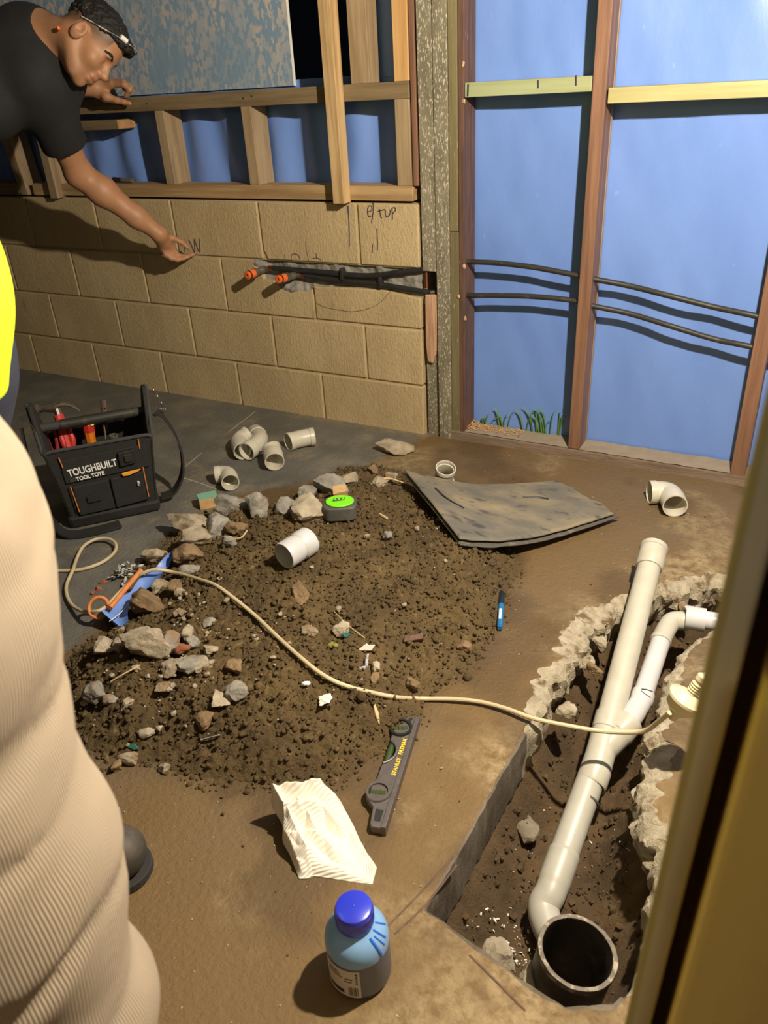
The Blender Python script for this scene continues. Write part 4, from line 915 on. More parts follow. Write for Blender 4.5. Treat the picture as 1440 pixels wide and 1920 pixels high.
g = G(); g.prism([(0, -.0025), (0, .006), (.262, .006), (.262, -.0025)], 0, .022, LF); g.obj('rail', m_gunmetal, t, smooth=0, bevel=.001)
g = G(); pa = [LF(.097 + .0315 * math.cos(a), .052 + .0315 * math.sin(a), .0195) for a in np.linspace(math.pi * 1.15, math.pi * 1.85, 20)]; g.tube(pa, .0025, 8); g.obj('window_rib', m_gunmetal, t)
for cx, cy, an in ((.034, .027, .25), (.191, .029, .1)):
    cc = LF(cx, cy, 0); g = G(); g.hollow([cc + V3((0, 0, z)) for z in (.001, .0215, .023)], [.0225 * k, .0225 * k, .0215 * k], .0172 * k, 40); r_ = g.obj('vial_ring', m_glassblack if cx < .1 else m_gunmetal, t)
    g = G(); g.lathe([(0, .008), (.0172 * k, .008), (.0172 * k, .0105), (0, .0105)], cc, (0, 0, 1), 32); g.obj('vial_plate', m_glassblack, r_)
    vd = ldir * math.sin(an) + lleft * math.cos(an); g = G(); g.tube([cc + V3((0, 0, .0155)) - vd * .0135, cc + V3((0, 0, .0155)) + vd * .0135], .0058, 16); g.obj('vial', m_vial, r_)
    for s in (-.004, .004): g = G(); g.tube([cc + vd * s + V3((0, 0, .0155)) + np.cross(vd, (0, 0, 1)) * .0059 * math.cos(a) + V3((0, 0, .0059 * math.sin(a))) for a in np.linspace(0, math.pi, 9)], .0005, 5); g.obj('vial_line', m_black, r_)
cc = LF(.097, .034, .012); g = G(); g.tube([cc - ldir * .022, cc + ldir * .022], .0062, 16); g.obj('vial', m_vial, t)
for s in (-1, 1): g = G(); g.tube([cc + ldir * s * .020, cc + ldir * s * .030], .0075, 14); g.obj('vial_holder', m_glassblack, t)
for a in ([(.004, .010), (.004, .016), (.016, .022), (.014, .013)], [(.226, .010), (.226, .024), (.250, .021), (.250, .010)]):
    g = G(); g.prism(a, .0188, .0194, LF); g.obj('hang_slot', m_black, t, smooth=0)
g = G(); g.prism([(.058, .010), (.058, .016), (.17, .016), (.17, .010)], .0188, .0196, LF); g.obj('print_band', m_gunmetal, t, smooth=0)
text('lettering', 'STANLEY', .0105, LF(.150, .0092, .0198), -ldir, lleft, m_yellow, t, bold=.0002); text('lettering', 'FATMAX', .0105, LF(.100, .0092, .0198), -ldir, lleft, m_yellow, t, bold=.0004)

# ------------------------------------------------------------------ crumpled paper towel
def towel():
    m = M('ribbed_towel', (.86, .80, .69), .9, wave=('rib', 2 * math.pi / .0048, .0005))
    c00, c10, c11, c01 = V3((0.7083,-1.6140,0.0000)), V3((0.7900,-1.5319,0.0000)), V3((0.9173,-1.6234,0.0000)), V3((0.8183,-1.6970,0.0000)); nu = nv = 130
    r = np.random.default_rng(5)
    ss, qq = np.meshgrid(np.linspace(0, 1, nu), np.linspace(0, 1, nv)); ss, qq = ss.ravel(), qq.ravel()
    ed = .07 * fbm(np.c_[ss * 2.5, qq * 2.5, 0 * ss], 1.3, 2, 8)
    s2 = ss + ed * (1 - ss) ; q2 = qq + .5 * ed * (1 - ss)
    P = (c00 * (1 - s2)[:, None] + c10 * s2[:, None]) * (1 - q2)[:, None] + (c01 * (1 - s2)[:, None] + c11 * s2[:, None]) * q2[:, None]
    P = P + (V3((0.9178,-1.6627,0.0000)) - V3((0.8671,-1.6612,0.0000))) * (np.clip(1 - np.hypot(s2 - .62, q2 - 1) / .42, 0, 1))[:, None]
    env = np.clip(1.22 - s2 * .55 - q2 * .95, 0, 1) ** .8
    h = np.zeros(len(ss))
    segs = [((.05, .1), (.75, .05), 1.), ((.0, .35), (.55, .25), .95), ((.05, .05), (.2, .75), .9), ((.35, .1), (.5, .7), .75), ((.1, .62), (.5, .6), .85), ((.55, .05), (.8, .5), .62), ((.0, .85), (.45, .9), .45), ((.75, .1), (.98, .75), .30)]
    for a, b, am in segs:
        a, b = V3(a), V3(b); e = b - a; w = np.c_[s2, q2] - a; tt = np.clip(w @ e / (e @ e), 0, 1); dd = np.linalg.norm(w - tt[:, None] * e, axis=1)
        h = np.maximum(h, am - dd * 3.6)
    h = np.clip(h, .0, 1) * .075 * env + .010 * env * np.abs(fbm(np.c_[s2, q2, 0 * s2], 4, 3, 2)) + .004
    edge = np.clip(np.minimum.reduce([ss, qq, 1 - ss, 1 - qq]) / .05, 0, 1); h = h * (.25 + .75 * edge)
    h = h + .018 * np.clip(1 - np.hypot(s2 - .02, q2 - .08) / .16, 0, 1)
    P[:, 2] = h; P[:, :2] += .010 * (env * np.stack([fbm(np.c_[s2, q2, 0 * s2], 3.2, 2, 31), fbm(np.c_[s2, q2, 0 * s2], 3.2, 2, 32)]) ).T
    F = [(j * nu + i, j * nu + i + 1, (j + 1) * nu + i + 1, (j + 1) * nu + i) for j in range(nv - 1) for i in range(nu - 1)]
    n = len(P); Q = P - (0, 0, .0015); V = np.concatenate([P, Q]); F2 = F + [tuple(a + n for a in f[::-1]) for f in F]
    rib = s2 * .16 * .35 + q2 * .16 * .94
    o = mesh_obj('paper_towel', V, F2, m, smooth=180, attrs=dict(rib=np.r_[rib, rib])); tag(o, 'crumpled white ribbed paper towel lying on the soiled slab', 'paper towel')
towel()

# ------------------------------------------------------------------ blue solvent bottle
b0 = V3((.981, -1.779, 0)); t = thing('bottle', tuple(b0), 'blue plastic bottle with a royal blue screw cap at the front', 'bottle')
g = G(); g.lathe([(.001, .0015), (.038, .0), (.0435, .004), (.0450, .010), (.0450, .0745)], b0, n=56); g.obj('lower_body', m_bottledark, t, smooth=60)
g = G(); g.lathe([(.0450, .0745), (.0450, .083), (.0435, .092), (.039, .101), (.032, .108), (.0255, .112), (.0235, .115), (.0235, .122), (.001, .122)], b0, n=56); g.obj('shoulder', m_bluebottle, t, smooth=60)
g = G(); g.lathe([(.024, .1155), (.0265, .1165), (.0268, .1185), (.0262, .140), (.0245, .1445), (.021, .146), (.002, .1463), (.0012, .1472), (0, .1474)], b0, n=56); cap = g.obj('cap', m_bluecap, t, smooth=40)
g = G()
for a in range(60):
    w = 2 * math.pi * a / 60; g.tube([b0 + V3((.0264 * math.cos(w), .0264 * math.sin(w), z)) for z in (.120, .139)], .0006, 4)
g.obj('grip_ribs', m_bluecap, cap)
def cyl_patch(a0, a1, z0, z1, r, name, mat, n=14):
    V = []; F = []
    for i in range(n + 1):
        a = R(a0 + (a1 - a0) * i / n)
        for z in (z0, z1): V.append(b0 + V3((r * math.cos(a), r * math.sin(a), z)))
    F = [(2 * i, 2 * i + 2, 2 * i + 3, 2 * i + 1) for i in range(n)]
    return mesh_obj(name, V, F, mat, t, smooth=180)
cyl_patch(-128, -57, .010, .070, .0454, 'label', m_label)
cyl_patch(-122, -88, .016, .024, .0456, 'label_band', m_black)
for i, a in enumerate((-79, -77, -74.5, -72.5, -70, -67.5, -66, -63.5)): cyl_patch(a, a + (1.4 if i % 3 else .8), .014, .034, .0456, 'barcode_bar', m_black, 2)
for z, a0, a1 in ((.060, -120, -96), (.055, -118, -92), (.050, -120, -90), (.044, -86, -72), (.050, -84, -70)): cyl_patch(a0, a1, z, z + .0022, .0456, 'small_print', m_ink, 6)
for z in (.042, .047, .052, .057, .062): cyl_patch(-65, -61, z, z + .0032, .0456, 'side_print', m_ink, 2)
for a, z0, z1, w in ((-20, .109, .078, .0022), (2, .111, .094, .0016), (25, .111, .098, .0014), (-8, .108, .090, .0012)):
    prof = [(.0435, .092), (.039, .101), (.032, .108), (.0255, .112)]
    zz = np.linspace(z0, z1, 10); rr = np.interp(zz, [.078, .083, .092, .101, .108, .112], [.0452, .0452, .0437, .0392, .0322, .0257])
    g = G(); g.tube([b0 + V3((r * math.cos(R(a + i)), r * math.sin(R(a + i)), z)) for i, (r, z) in enumerate(zip(rr, zz))], w, 6, flat=.5); g.obj('solvent_drip', M('solvent_blue', (.02, .12, .55), .3), t)

# ------------------------------------------------------------------ pens
def pen(label, a, b, r, body, capm, frac, name='marker_pen'):
    a, b = V3(a), V3(b); d = unit(b - a); L = np.linalg.norm(b - a); t = thing(name, tuple((a + b) / 2 - V3((0, 0, r))), label, 'pen')
    g = G(); g.lathe([(0, 0), (r * .8, .0005), (r, .003), (r * 1.04, L * frac)], a, d, 20); g.obj('pen_cap', capm, t, smooth=50)
    g = G(); g.lathe([(r * .94, L * frac), (r * .94, L * .95), (r * .75, L * .955), (r * .75, L), (0, L)], a, d, 20); g.obj('barrel', body, t, smooth=50)
    return t, a, d, L
t, a, d, L = pen('blue marker pen with a dark cap lying at the right edge of the heap', (0.8320,-0.8237,0.0075), (0.8784,-0.9589,0.0075), .0072, m_bluepen, M('navy_cap', (.012, .02, .03), .4), .36)
up = unit(V3((0, -.25, 1))); g = G(); g.box((-.003, -.001, -.02), (.003, .001, .02), np.array([np.cross(d, up), up, d]), a + d * L * .66 + up * .0066); g.obj('white_print', m_white, t, smooth=0)
pen('black marker pen lying on the frame plate near the bent arm', (-1.1028,0.0350,0.8435), (-1.0009,0.0350,0.8381), .0085, M('pen_grey', (.16, .13, .10), .5), m_black, .45)
# ------------------------------------------------------------------ steel screw, straw and little scraps
a, b = V3((0.5029,-1.5540,0.0387)), V3((0.5381,-1.5327,0.0484)); t = thing('screw', tuple((a + b) / 2 - V3((0, 0, .004))), 'steel screw lying on the near slope of the heap', 'screw'); d = unit(b - a); L = np.linalg.norm(b - a)
pr = [(0, -.001), (.0042, 0), (.0042, .001), (.0022, .004)]
for i in range(14): pr += [(.0017, .006 + i * (L - .012) / 14), (.0027, .0075 + i * (L - .012) / 14)]
g = G(); g.lathe(pr + [(.0015, L - .004), (0, L)], a, d, 12); g.obj('threaded_shank', m_steel, t)
def twig(name, pts, r, m, label, cat): g = G(); g.tube(smooth_path(pts, 5), r, 6); return tag(g.obj(name, m), label, cat)
twig('straw', [(0.2505,-1.5298,0.0698), (0.2732,-1.5079,0.0835), (0.2889,-1.4798,0.0886)], .0016, m_straw, 'dry straw lying across the lower left of the heap', 'straw')
twig('root_hair', [(0.5723,-1.1727,0.1061), (0.6125,-1.1962,0.1072), (0.6426,-1.2035,0.0975), (0.6672,-1.2044,0.0862)], .0009, m_straw, 'thin dry root hair arching on the heap above the shards', 'root')
twig('wood_splinter', [(0.7580,-1.3344,0.0522), (0.7753,-1.3537,0.0436), (0.7869,-1.3656,0.0309)], [.0015, .0050, .0012], m_straw, 'pale wood splinter above the spirit level', 'splinter')
twig('splinter', [(0.4413,-0.7249,0.0913), (0.4726,-0.7401,0.0928)], .0035, m_straw, 'short pale splinter high on the heap left of the mat', 'splinter')
twig('root', [(0.1474,-1.0006,0.0953), (0.1796,-0.9953,0.1033), (0.1754,-0.9641,0.1064)], .0022, m_straw, 'bent pale root between grey chunks and heap', 'root')
twig('root', [(0.3226,-0.5477,0.0879), (0.3487,-0.5036,0.0796), (0.3807,-0.4669,0.0543)], [.004, .003, .002], m_straw, 'curled pale root reaching the corner of the mat', 'root')
twig('slim_wire', [(0.0667,-1.3611,0.0500), (0.0690,-1.3289,0.0520), (0.0538,-1.2808,0.0500)], .0010, m_white, 'thin white thread over the blue plastic scrap', 'thread')
g = G(); g.prism([(-.024, -.006), (.02, -.009), (.024, .004), (-.018, .008)], -.008, .008, FR((0.7467,-1.1348,0.0611), (.75, .6, .1), (-.6, .7, .5))); tag(g.obj('wood_chunk', m_darkwood, smooth=0, bevel=.002), 'dark wood stub half buried on the right of the heap', 'wood')
g = G(); g.prism([(-.018, -.006), (.012, -.006), (.02, .006), (.006, .005), (.002, .009), (-.004, .005)], 0, .003, FR((0.6832,-1.2285,0.0835), (.878, .475, -.05), (-.2, .4, .8))); tag(g.obj('shard', m_ceramic, smooth=0, bevel=.0006), 'cream pottery shard in the middle of the heap', 'shard')
g = G(); g.prism([(-.020, -.010), (.008, -.016), (.012, .020), (.006, .016), (.003, -.006)], 0, .003, FR((0.6989,-1.2680,0.0776), (.878, .475, -.05), (-.2, .4, .8))); tag(g.obj('shard', M('patterned_shard', (.7, .66, .66), .4, (.25, .27, .42), 160, .5, .6), smooth=0, bevel=.0006), 'patterned angular shard below the cream shard', 'shard')
V, F = rock_geo((0.6835,-1.3931,0.0775), (.010, .013, .006), 901, 0, .3, 7); tag(mesh_obj('paper_scrap', V, F, m_paper, smooth=25), 'little white crumpled paper scrap below the cord', 'scrap')
V, F = rock_geo((0.6353,-1.3835,0.0908), (.008, .005, .004), 902, .5, .3, 7); tag(mesh_obj('paper_scrap', V, F, m_paper, smooth=25), 'tiny white scrap just left of the cord curve', 'scrap')
g = G(); g.prism([(-.014, -.003), (.004, -.007), (.014, -.004), (.004, .004)], 0, .004, FR((0.3770,-1.6100,0.0196), (.878, .3, -.1), (.2, .6, .6))); tag(g.obj('plastic_scrap', m_teal, smooth=0, bevel=.001), 'dark green plastic scrap on the near left of the heap', 'scrap')
V, F = rock_geo((0.6261,-1.2617,0.0956), (.009, .009, .006), 903, .5, .2, 9); tag(mesh_obj('moss_clump', V, F, M('moss', (.24, .24, .05), .95), smooth=25), 'small yellow green moss lump left of the cream shard', 'moss')
V, F = rock_geo((0.6309,-1.2220,0.0955), (.008, .007, .006), 904, .5, .2, 9); tag(mesh_obj('plastic_crumb', V, F, m_teal, smooth=25), 'dark teal crumb beside the root hair', 'scrap')
g = G()
for i in range(16):
    c = V3((-0.0967,-1.1550,0.0100)) + V3((rng.normal(0, .022), rng.normal(0, .022), rng.uniform(0, .012))); a = rng.uniform(0, 6)
    g.prism([(-.018, -.003), (.016, -.004), (.02, .003), (-.014, .005)], 0, .0008, FR(c, (math.cos(a), math.sin(a), rng.uniform(-.4, .6)), (-math.sin(a), math.cos(a), rng.uniform(-.6, .6))))
tag(g.obj('wrapper_scraps', m_plaster if False else M('wrapper', (.62, .60, .58), .35, (.05, .05, .05), 90, .48, .52), smooth=0), 'crumpled black and white wrapper shreds left of the orange rod', 'wrapper', kind='stuff')

# ------------------------------------------------------------------ blue plastic scrap, orange rod with ring, cord
ea = smooth_path([(0.0214,-1.0864,0.0752), (0.0172,-1.1491,0.0633), (0.0144,-1.2060,0.0550), (0.0272,-1.2629,0.0560), (0.0245,-1.3065,0.0550), (0.0263,-1.3458,0.0550)], 8)
eb = smooth_path([(0.0171,-1.0809,0.0627), (0.0597,-1.1637,0.0640), (0.0538,-1.2215,0.0532), (0.0624,-1.2846,0.0550), (0.0875,-1.3221,0.0500), (0.1202,-1.3537,0.0200)], 8)
V, F = grid(len(ea), 9, lambda s, t: V3((0, 0, 0))); V = []
for q in np.linspace(0, 1, 9):
    for i in range(len(ea)): V.append(ea[i] * (1 - q) + eb[i] * q + V3((0, 0, -.010 * math.sin(math.pi * q) + .004 * math.sin(i * .5 + q * 4))))
V = np.array(V); n = len(V); V2 = np.concatenate([V, V - (0, 0, .0012)]); F2 = F + [tuple(a + n for a in f[::-1]) for f in F]
tag(mesh_obj('plastic_sheet', V2, F2, m_sheet, smooth=180), 'torn strip of blue plastic sheet sticking out of the heap', 'sheet')
V, F = grid(14, 8, lambda s, t: (V3((0.0263,-1.3458,0.0550)) * (1 - s) + V3((0.1202,-1.3537,0.0200)) * s) * (1 - t) + (V3((-0.0277,-1.3002,0.0000)) * (1 - s) + V3((0.0962,-1.3455,0.0000)) * s) * t)
tag(mesh_obj('plastic_flap', V, F, m_sheet, smooth=180), 'hanging blue plastic flap under the torn strip by the slab', 'sheet')
t = thing('steel_hook', tuple(V3((-0.0418,-1.2523,0.0000))), 'orange rod with a ring end lying over the blue plastic strip', 'hook')
g = G(); g.tube([(0.0044,-1.1875,0.0700), (0.0211,-1.2496,0.0680), (0.0453,-1.3344,0.0640)], .0062, 12); g.obj('shaft', m_orangemetal, t)
cc = V3((0.0005,-1.3311,0.0500)); X = unit(V3((.878, .475, -.05))); Y = unit(V3((-.19, .447, .6))); g = G(); g.tube([cc + X * .0235 * math.cos(a) + Y * .0245 * math.sin(a) for a in np.linspace(.25, 2 * math.pi + .1, 40)], .0045, 10); g.obj('ring', m_orangemetal, t)
cord = [(-0.3616,-1.2403,0.0060), (-0.2984,-1.2152,0.0060), (-0.2378,-1.1843,0.0070), (-0.2084,-1.1353,0.0080), (-0.2093,-1.0857,0.0120), (-0.2341,-1.0540,0.0160), (-0.2739,-1.0431,0.0180), (-0.3052,-1.0598,0.0180), (-0.3123,-1.0975,0.0160), (-0.2894,-1.1425,0.0140), (-0.2425,-1.2037,0.0140), (-0.2066,-1.2564,0.0120), (-0.1621,-1.2944,0.0120), (-0.1059,-1.3230,0.0160), (-0.0370,-1.3431,0.0340), (0.0106,-1.3407,0.0500), (0.0085,-1.3143,0.0460), (-0.0130,-1.2508,0.0400), (-0.0004,-1.2122,0.0580), (0.0236,-1.1989,0.0740), (0.0474,-1.1773,0.0785), (0.0909,-1.1544,0.0667), (0.1926,-1.1821,0.0924), (0.2682,-1.2044,0.1088), (0.3441,-1.2309,0.1101), (0.4243,-1.2592,0.1047), (0.5109,-1.3003,0.1065), (0.5880,-1.3344,0.1072), (0.6468,-1.3481,0.0944), (0.6928,-1.3443,0.0795), (0.7403,-1.3232,0.0611), (0.7826,-1.2923,0.0380), (0.8179,-1.2447,0.0080), (0.8785,-1.2203,0.0100), (0.9303,-1.2046,0.0100), (0.9864,-1.2024,0.0120), (1.0432,-1.2074,0.0140), (1.1040,-1.1970,0.0120), (1.1626,-1.1848,0.0120), (1.2189,-1.1716,0.0200), (1.2486,-1.1738,0.0400), (1.2695,-1.1895,0.0850), (1.2864,-1.2101,0.1300)]
g = G(); g.tube(smooth_path(cord, 7), .0046, 10); t = g.obj('extension_cord', m_cord); tag(t, 'long cream cord looping on the slab and crossing heap and trench', 'cord')
cn = V3((1.3064,-1.1827,0.1444)); ca = unit(V3(CAM_R) * .36 + V3(CAM_U) * .80 - V3(CAM_F) * .42)
t = thing('cord_connector', tuple(cn), 'cream round cord connector hanging above the right edge of the trench', 'connector')
g = G(); g.lathe([(0, -.048), (.007, -.047), (.009, -.036), (.018, -.026), (.0275, -.016), (.0285, -.002)], cn, ca, 36); g.obj('connector_body', m_cream, t, smooth=40)
g = G(); g.lathe([(.0285, -.002), (.0325, .000), (.0325, .005), (.030, .0065), (.0295, .004), (.0265, .0045), (.022, .010), (.010, .016), (.009, .018)], cn, ca, 36); g.obj('flange_cap', m_cream, t, smooth=30)
pr = [(.009, .016)]
for i in range(5): pr += [(.0098, .018 + i * .005), (.0080, .0205 + i * .005)]
g = G(); g.lathe(pr + [(.0075, .044), (.0095, .047), (.0095, .056), (.005, .060), (0, .060)], cn, ca, 24); g.obj('ribbed_neck', m_cream, t, smooth=30)
g = G(); e = cn + ca * .058; g.tube(smooth_path([e, e + V3((.05, .02, .05)), e + V3((.14, .02, .3)), (1.62, -1.2, .9), (1.62, -1.2, 1.6), (1.5, -1.22, 2.45)], 8), .0045, 8); g.obj('lead', m_cord, t)

# ------------------------------------------------------------------ door jamb close to the camera
jb = thing('door_jamb', (1.39, -1.98, 0), 'out of focus timber door jamb close to the camera at the right', 'door jamb')
JL = .024; JO = -.018
timber('jamb_board', 1.361 + JO, 1.3745 + JO, -2.013, -1.93, -.001, 2.45, M('jamb_paint', (.85, .79, .60), .6, (.75, .69, .5), 6), jb, .002, JL)
timber('jamb_edge', 1.3600 + JO, 1.3640 + JO, -2.0165, -2.0125, -.001, 2.45, M('jamb_edge_wood', (.62, .54, .22), .6), jb, .001, JL)
timber('jamb_gap_shade', 1.375 + JO, 1.388 + JO, -1.985, -1.93, -.001, 2.45, m_darkwood, jb, .001, JL)  # dark strip standing in for the shade in the open gap
ZJ = (1.3819,-2.0450,0.8916)[2]
timber('stud', 1.3835 + JO, 1.443 + JO, -2.045, -1.955, -.001, ZJ, M('jamb_pine', (.92, .68, .20), .6, (.62, .36, .10), 5, .4, .6, 0, 10, (2, 2, .3)), jb, .004, JL)
timber('upper_stud', 1.3835 + JO + JL * ZJ, 1.443 + JO + JL * ZJ, -2.035, -1.955, ZJ + .001, 2.45, m_darkwood, jb, .004, JL)

# ------------------------------------------------------------------ tool tote
BL = V3((-.445, -1.017, 0)); be = unit((.651, .757, 0)); bn = unit((-.757, .651, 0))
def tb(s, d, z): return BL + be * (s + (s - .1225) * .245 * z / .25) + bn * (d + (d - .1) * .06 * z / .25) + V3((0, 0, z))
bag = thing('tool_tote', tuple(BL + be * .12 + bn * .1), 'black open tool tote with white lettering on the grey slab', 'tool bag')
def panel(name, poly, d0, d1, fr, mat=None, bev=.004, parent=None): g = G(); g.prism(poly, d0, d1, fr); return g.obj(name, mat or m_fabric, parent or bag, smooth=0, bevel=bev)
FRT = lambda u, v, w: tb(u, w, v)
panel('front_panel', [(0, .012), (.245, .012), (.245, .235), (.225, .250), (.02, .250), (0, .235)], 0, .012, FRT)
panel('back_panel', [(0, .012), (.245, .012), (.245, .235), (.225, .250), (.02, .250), (0, .235)], .188, .2, FRT)
for s0 in (0., .235):
    panel('side_panel', [(0, .012), (.2, .012), (.2, .25), (.17, .275), (.135, .345), (.115, .365), (.085, .365), (.065, .345), (.03, .275), (0, .25)], s0, s0 + .010, lambda u, v, w: tb(w, u, v))
panel('moulded_base', [(-.008, -.008), (.253, -.008), (.253, .208), (-.008, .208)], .001, .04, lambda u, v, w: tb(u, v, w), m_black, .01)
g = G(); g.tube([tb(.0, .1, .289), tb(.03, .1, .289), tb(.215, .1, .289), tb(.245, .1, .289)], .013, 14); g.obj('handle_bar', m_fabric2, bag)
g = G(); g.tube([tb(.05, .1, .289), tb(.215, .1, .289)], .0155, 14); g.obj('handle_grip', m_blackdust, bag)
rim = [tb(.0, .10, .365), tb(.0, .03, .278), tb(.002, .004, .245), tb(.02, .0, .252), tb(.12, .0, .252), tb(.225, .0, .252), tb(.243, .004, .245), tb(.245, .03, .278), tb(.245, .1, .366)]
g = G(); g.tube(smooth_path(rim, 6), .0055, 8); g.obj('rim_piping', m_fabric2, bag)
def quadp(name, pts, off, mat, parent=None, th=.004, bev=.001):
    P = [V3(q) for q in pts]; g = G(); k = len(P); V = P + [q + bn * th for q in P]
    g.add(V, [tuple(range(k)), tuple(range(2 * k - 1, k - 1, -1))] + [(i, i + k, (i + 1) % k + k, (i + 1) % k) for i in range(k)]); return g.obj(name, mat, parent or bag, smooth=0, bevel=bev)
quadp('upper_band', [(-0.4316,-1.0168,0.1901), (-0.4307,-1.0157,0.2202), (-0.2751,-0.8348,0.2254), (-0.2753,-0.8349,0.1928), (-0.2751,-0.8347,0.1544), (-0.4305,-1.0154,0.1486)], 0, m_fabric, th=.012, bev=.002)
lp = quadp('pocket', [(-0.4187,-1.0078,0.0412), (-0.4187,-1.0079,0.1370), (-0.3522,-0.9305,0.1397), (-0.3517,-0.9300,0.0431)], 0, m_fabric, th=.016, bev=.004); rp = quadp('pocket', [(-0.3498,-0.9277,0.0424), (-0.3491,-0.9270,0.1404), (-0.2888,-0.8568,0.1442), (-0.2865,-0.8542,0.0501)], 0, m_fabric, th=.016, bev=.004)
quadp('pocket_clip', [(-0.3929,-0.9871,0.0793), (-0.3936,-0.9879,0.1008), (-0.3698,-0.9603,0.1028), (-0.3690,-0.9593,0.0812)], 0, m_black, lp, .008)
quadp('flap_buckle', [(-0.3191,-0.9043,0.1739), (-0.3189,-0.9041,0.2183), (-0.2882,-0.8684,0.2203), (-0.2889,-0.8692,0.1776)], 0, m_black, th=.014, bev=.003)
quadp('buckle_tongue', [(-0.3042,-0.8962,0.1868), (-0.3049,-0.8970,0.2109), (-0.2901,-0.8799,0.2112), (-0.2894,-0.8790,0.1870)], 0, m_blackdust, th=.008, bev=.002)
quadp('pull_tab', [(-0.3184,-0.9065,0.1543), (-0.3122,-0.8994,0.1557), (-0.2821,-0.8644,0.1576), (-0.2880,-0.8712,0.1509), (-0.3079,-0.8944,0.1437), (-0.3166,-0.9046,0.1450)], 0, m_orangeprint, th=.004, bev=.001)
for a, b in (((-0.4280,-1.0172,0.2347), (-0.4259,-1.0147,0.2004)), ((-0.2832,-0.8487,0.2468), (-0.2843,-0.8501,0.2149)), ((-0.4177,-1.0129,0.1430), (-0.4143,-1.0089,0.0571)), ((-0.2821,-0.8552,0.1587), (-0.2834,-0.8567,0.0611))):
    g = G(); g.tube([a, b], .0016, 6); g.obj('orange_piping', M('orange_thread', (.7, .22, .04), .5), bag)
tdir = V3((-0.3392,-0.9300,0.1835)) - V3((-0.4121,-1.0148,0.1776))
text('lettering', 'TOUGHBUILT', .030, (-0.4208,-1.0072,0.1707), tdir, (0, 0, 1), m_white, bag, bold=.0007, sx=.74)
text('lettering', 'TOOL TOTE', .0165, (-0.4091,-0.9937,0.1529), tdir, (0, 0, 1), m_white, bag, bold=.0006, sx=.86)
quadp('size_badge', [(-0.4204,-1.0076,0.1521), (-0.4205,-1.0077,0.1641), (-0.4099,-0.9953,0.1647), (-0.4098,-0.9952,0.1526)], 0, m_fabric2, th=.001, bev=0)
text('lettering', 'e', .016, (-0.2911,-0.8703,0.1039), (0, 0, 1), -be, m_white, bag, bold=.0006); text('lettering', 'w', .012, (-0.2922,-0.8715,0.1114), (0, 0, 1), -be, m_white, bag, bold=.0005)
def strap(name, pts, w, th, mat, parent, side):
    pts = smooth_path(pts, 8); V = []; F = []
    for i, q in enumerate(pts):
        t_ = unit(pts[min(i + 1, len(pts) - 1)] - pts[max(i - 1, 0)]); sd = unit(V3(side) - t_ * np.dot(side, t_)); nn = np.cross(t_, sd)
        V += [q - sd * w - nn * th, q + sd * w - nn * th, q + sd * w + nn * th, q - sd * w + nn * th]
    for i in range(len(pts) - 1):
        for k in range(4): F.append((i * 4 + k, i * 4 + (k + 1) % 4, i * 4 + 4 + (k + 1) % 4, i * 4 + 4 + k))
    F += [(3, 2, 1, 0), tuple(len(V) - 4 + k for k in range(4))]
    return mesh_obj(name, V, F, mat, parent, smooth=40)
strap('shoulder_strap', [tb(.262, .10, .275), tb(.278, .09, .265), tb(.305, .08, .21), tb(.322, .07, .15), tb(.325, .06, .08), tb(.300, .05, .03), tb(.262, .05, .02)], .022, .003, m_fabric, bag, bn)
strap('shoulder_strap', [tb(-.03, .10, .30), tb(-.045, .07, .2), tb(-.055, .03, .1), tb(-.04, -.02, .03), tb(-.01, -.05, .008), tb(.05, -.06, .007), tb(.13, -.05, .007)], .022, .003, m_fabric, bag, bn)
for i in range(7): g = G(); cc = tb(.262 + .004 * i, .10, .345 - .011 * i); g.tube([cc + (be if i % 2 else bn) * .004 * math.cos(a) + V3((0, 0, .006 * math.sin(a))) for a in np.linspace(0, 2 * math.pi, 10)], .0012, 5); g.obj('chain_link', m_steel, bag)
g = G(); cc = tb(.275, .10, .275); g.tube([cc + be * .010 * math.cos(a) + V3((0, 0, .010 * math.sin(a))) for a in np.linspace(0, 2 * math.pi, 16)], .0018, 6); g.obj('strap_ring', m_steel, bag)
# tools standing in the tote
t = thing('claw_hammer', (-0.5278,-0.9271,0.1922), 'claw hammer with a red collar standing in the left of the tote', 'hammer')
g = G(); g.tube(smooth_path([(-0.5659,-0.8810,0.3200), (-0.5478,-0.8668,0.3258), (-0.5245,-0.8568,0.3203), (-0.4991,-0.8518,0.3050)], 6), [.016, .013, .008, .0025], 8, flat=.6)
g.tube(smooth_path([(-0.5628,-0.8802,0.3184), (-0.5818,-0.8922,0.3168), (-0.5983,-0.9020,0.3164), (-0.6117,-0.9110,0.3144)], 4), [.016, .013, .010, .010], 10); g.tube([(-0.6092,-0.9088,0.3157), (-0.6304,-0.9238,0.3114)], .0155, 14); g.obj('head', M('worn_steel', (.20, .165, .125), .5, (.13, .1, .075), 30, metal=.6), t)
g = G(); g.tube([(-0.5622,-0.8816,0.3156), (-0.5525,-0.8868,0.2883)], .011, 10); g.obj('neck', m_steel, t); g = G(); g.tube([(-0.5574,-0.8861,0.2958), (-0.5430,-0.8913,0.2622), (-0.5162,-0.9105,0.1871)], .0145, 10); g.obj('handle', m_red, t)
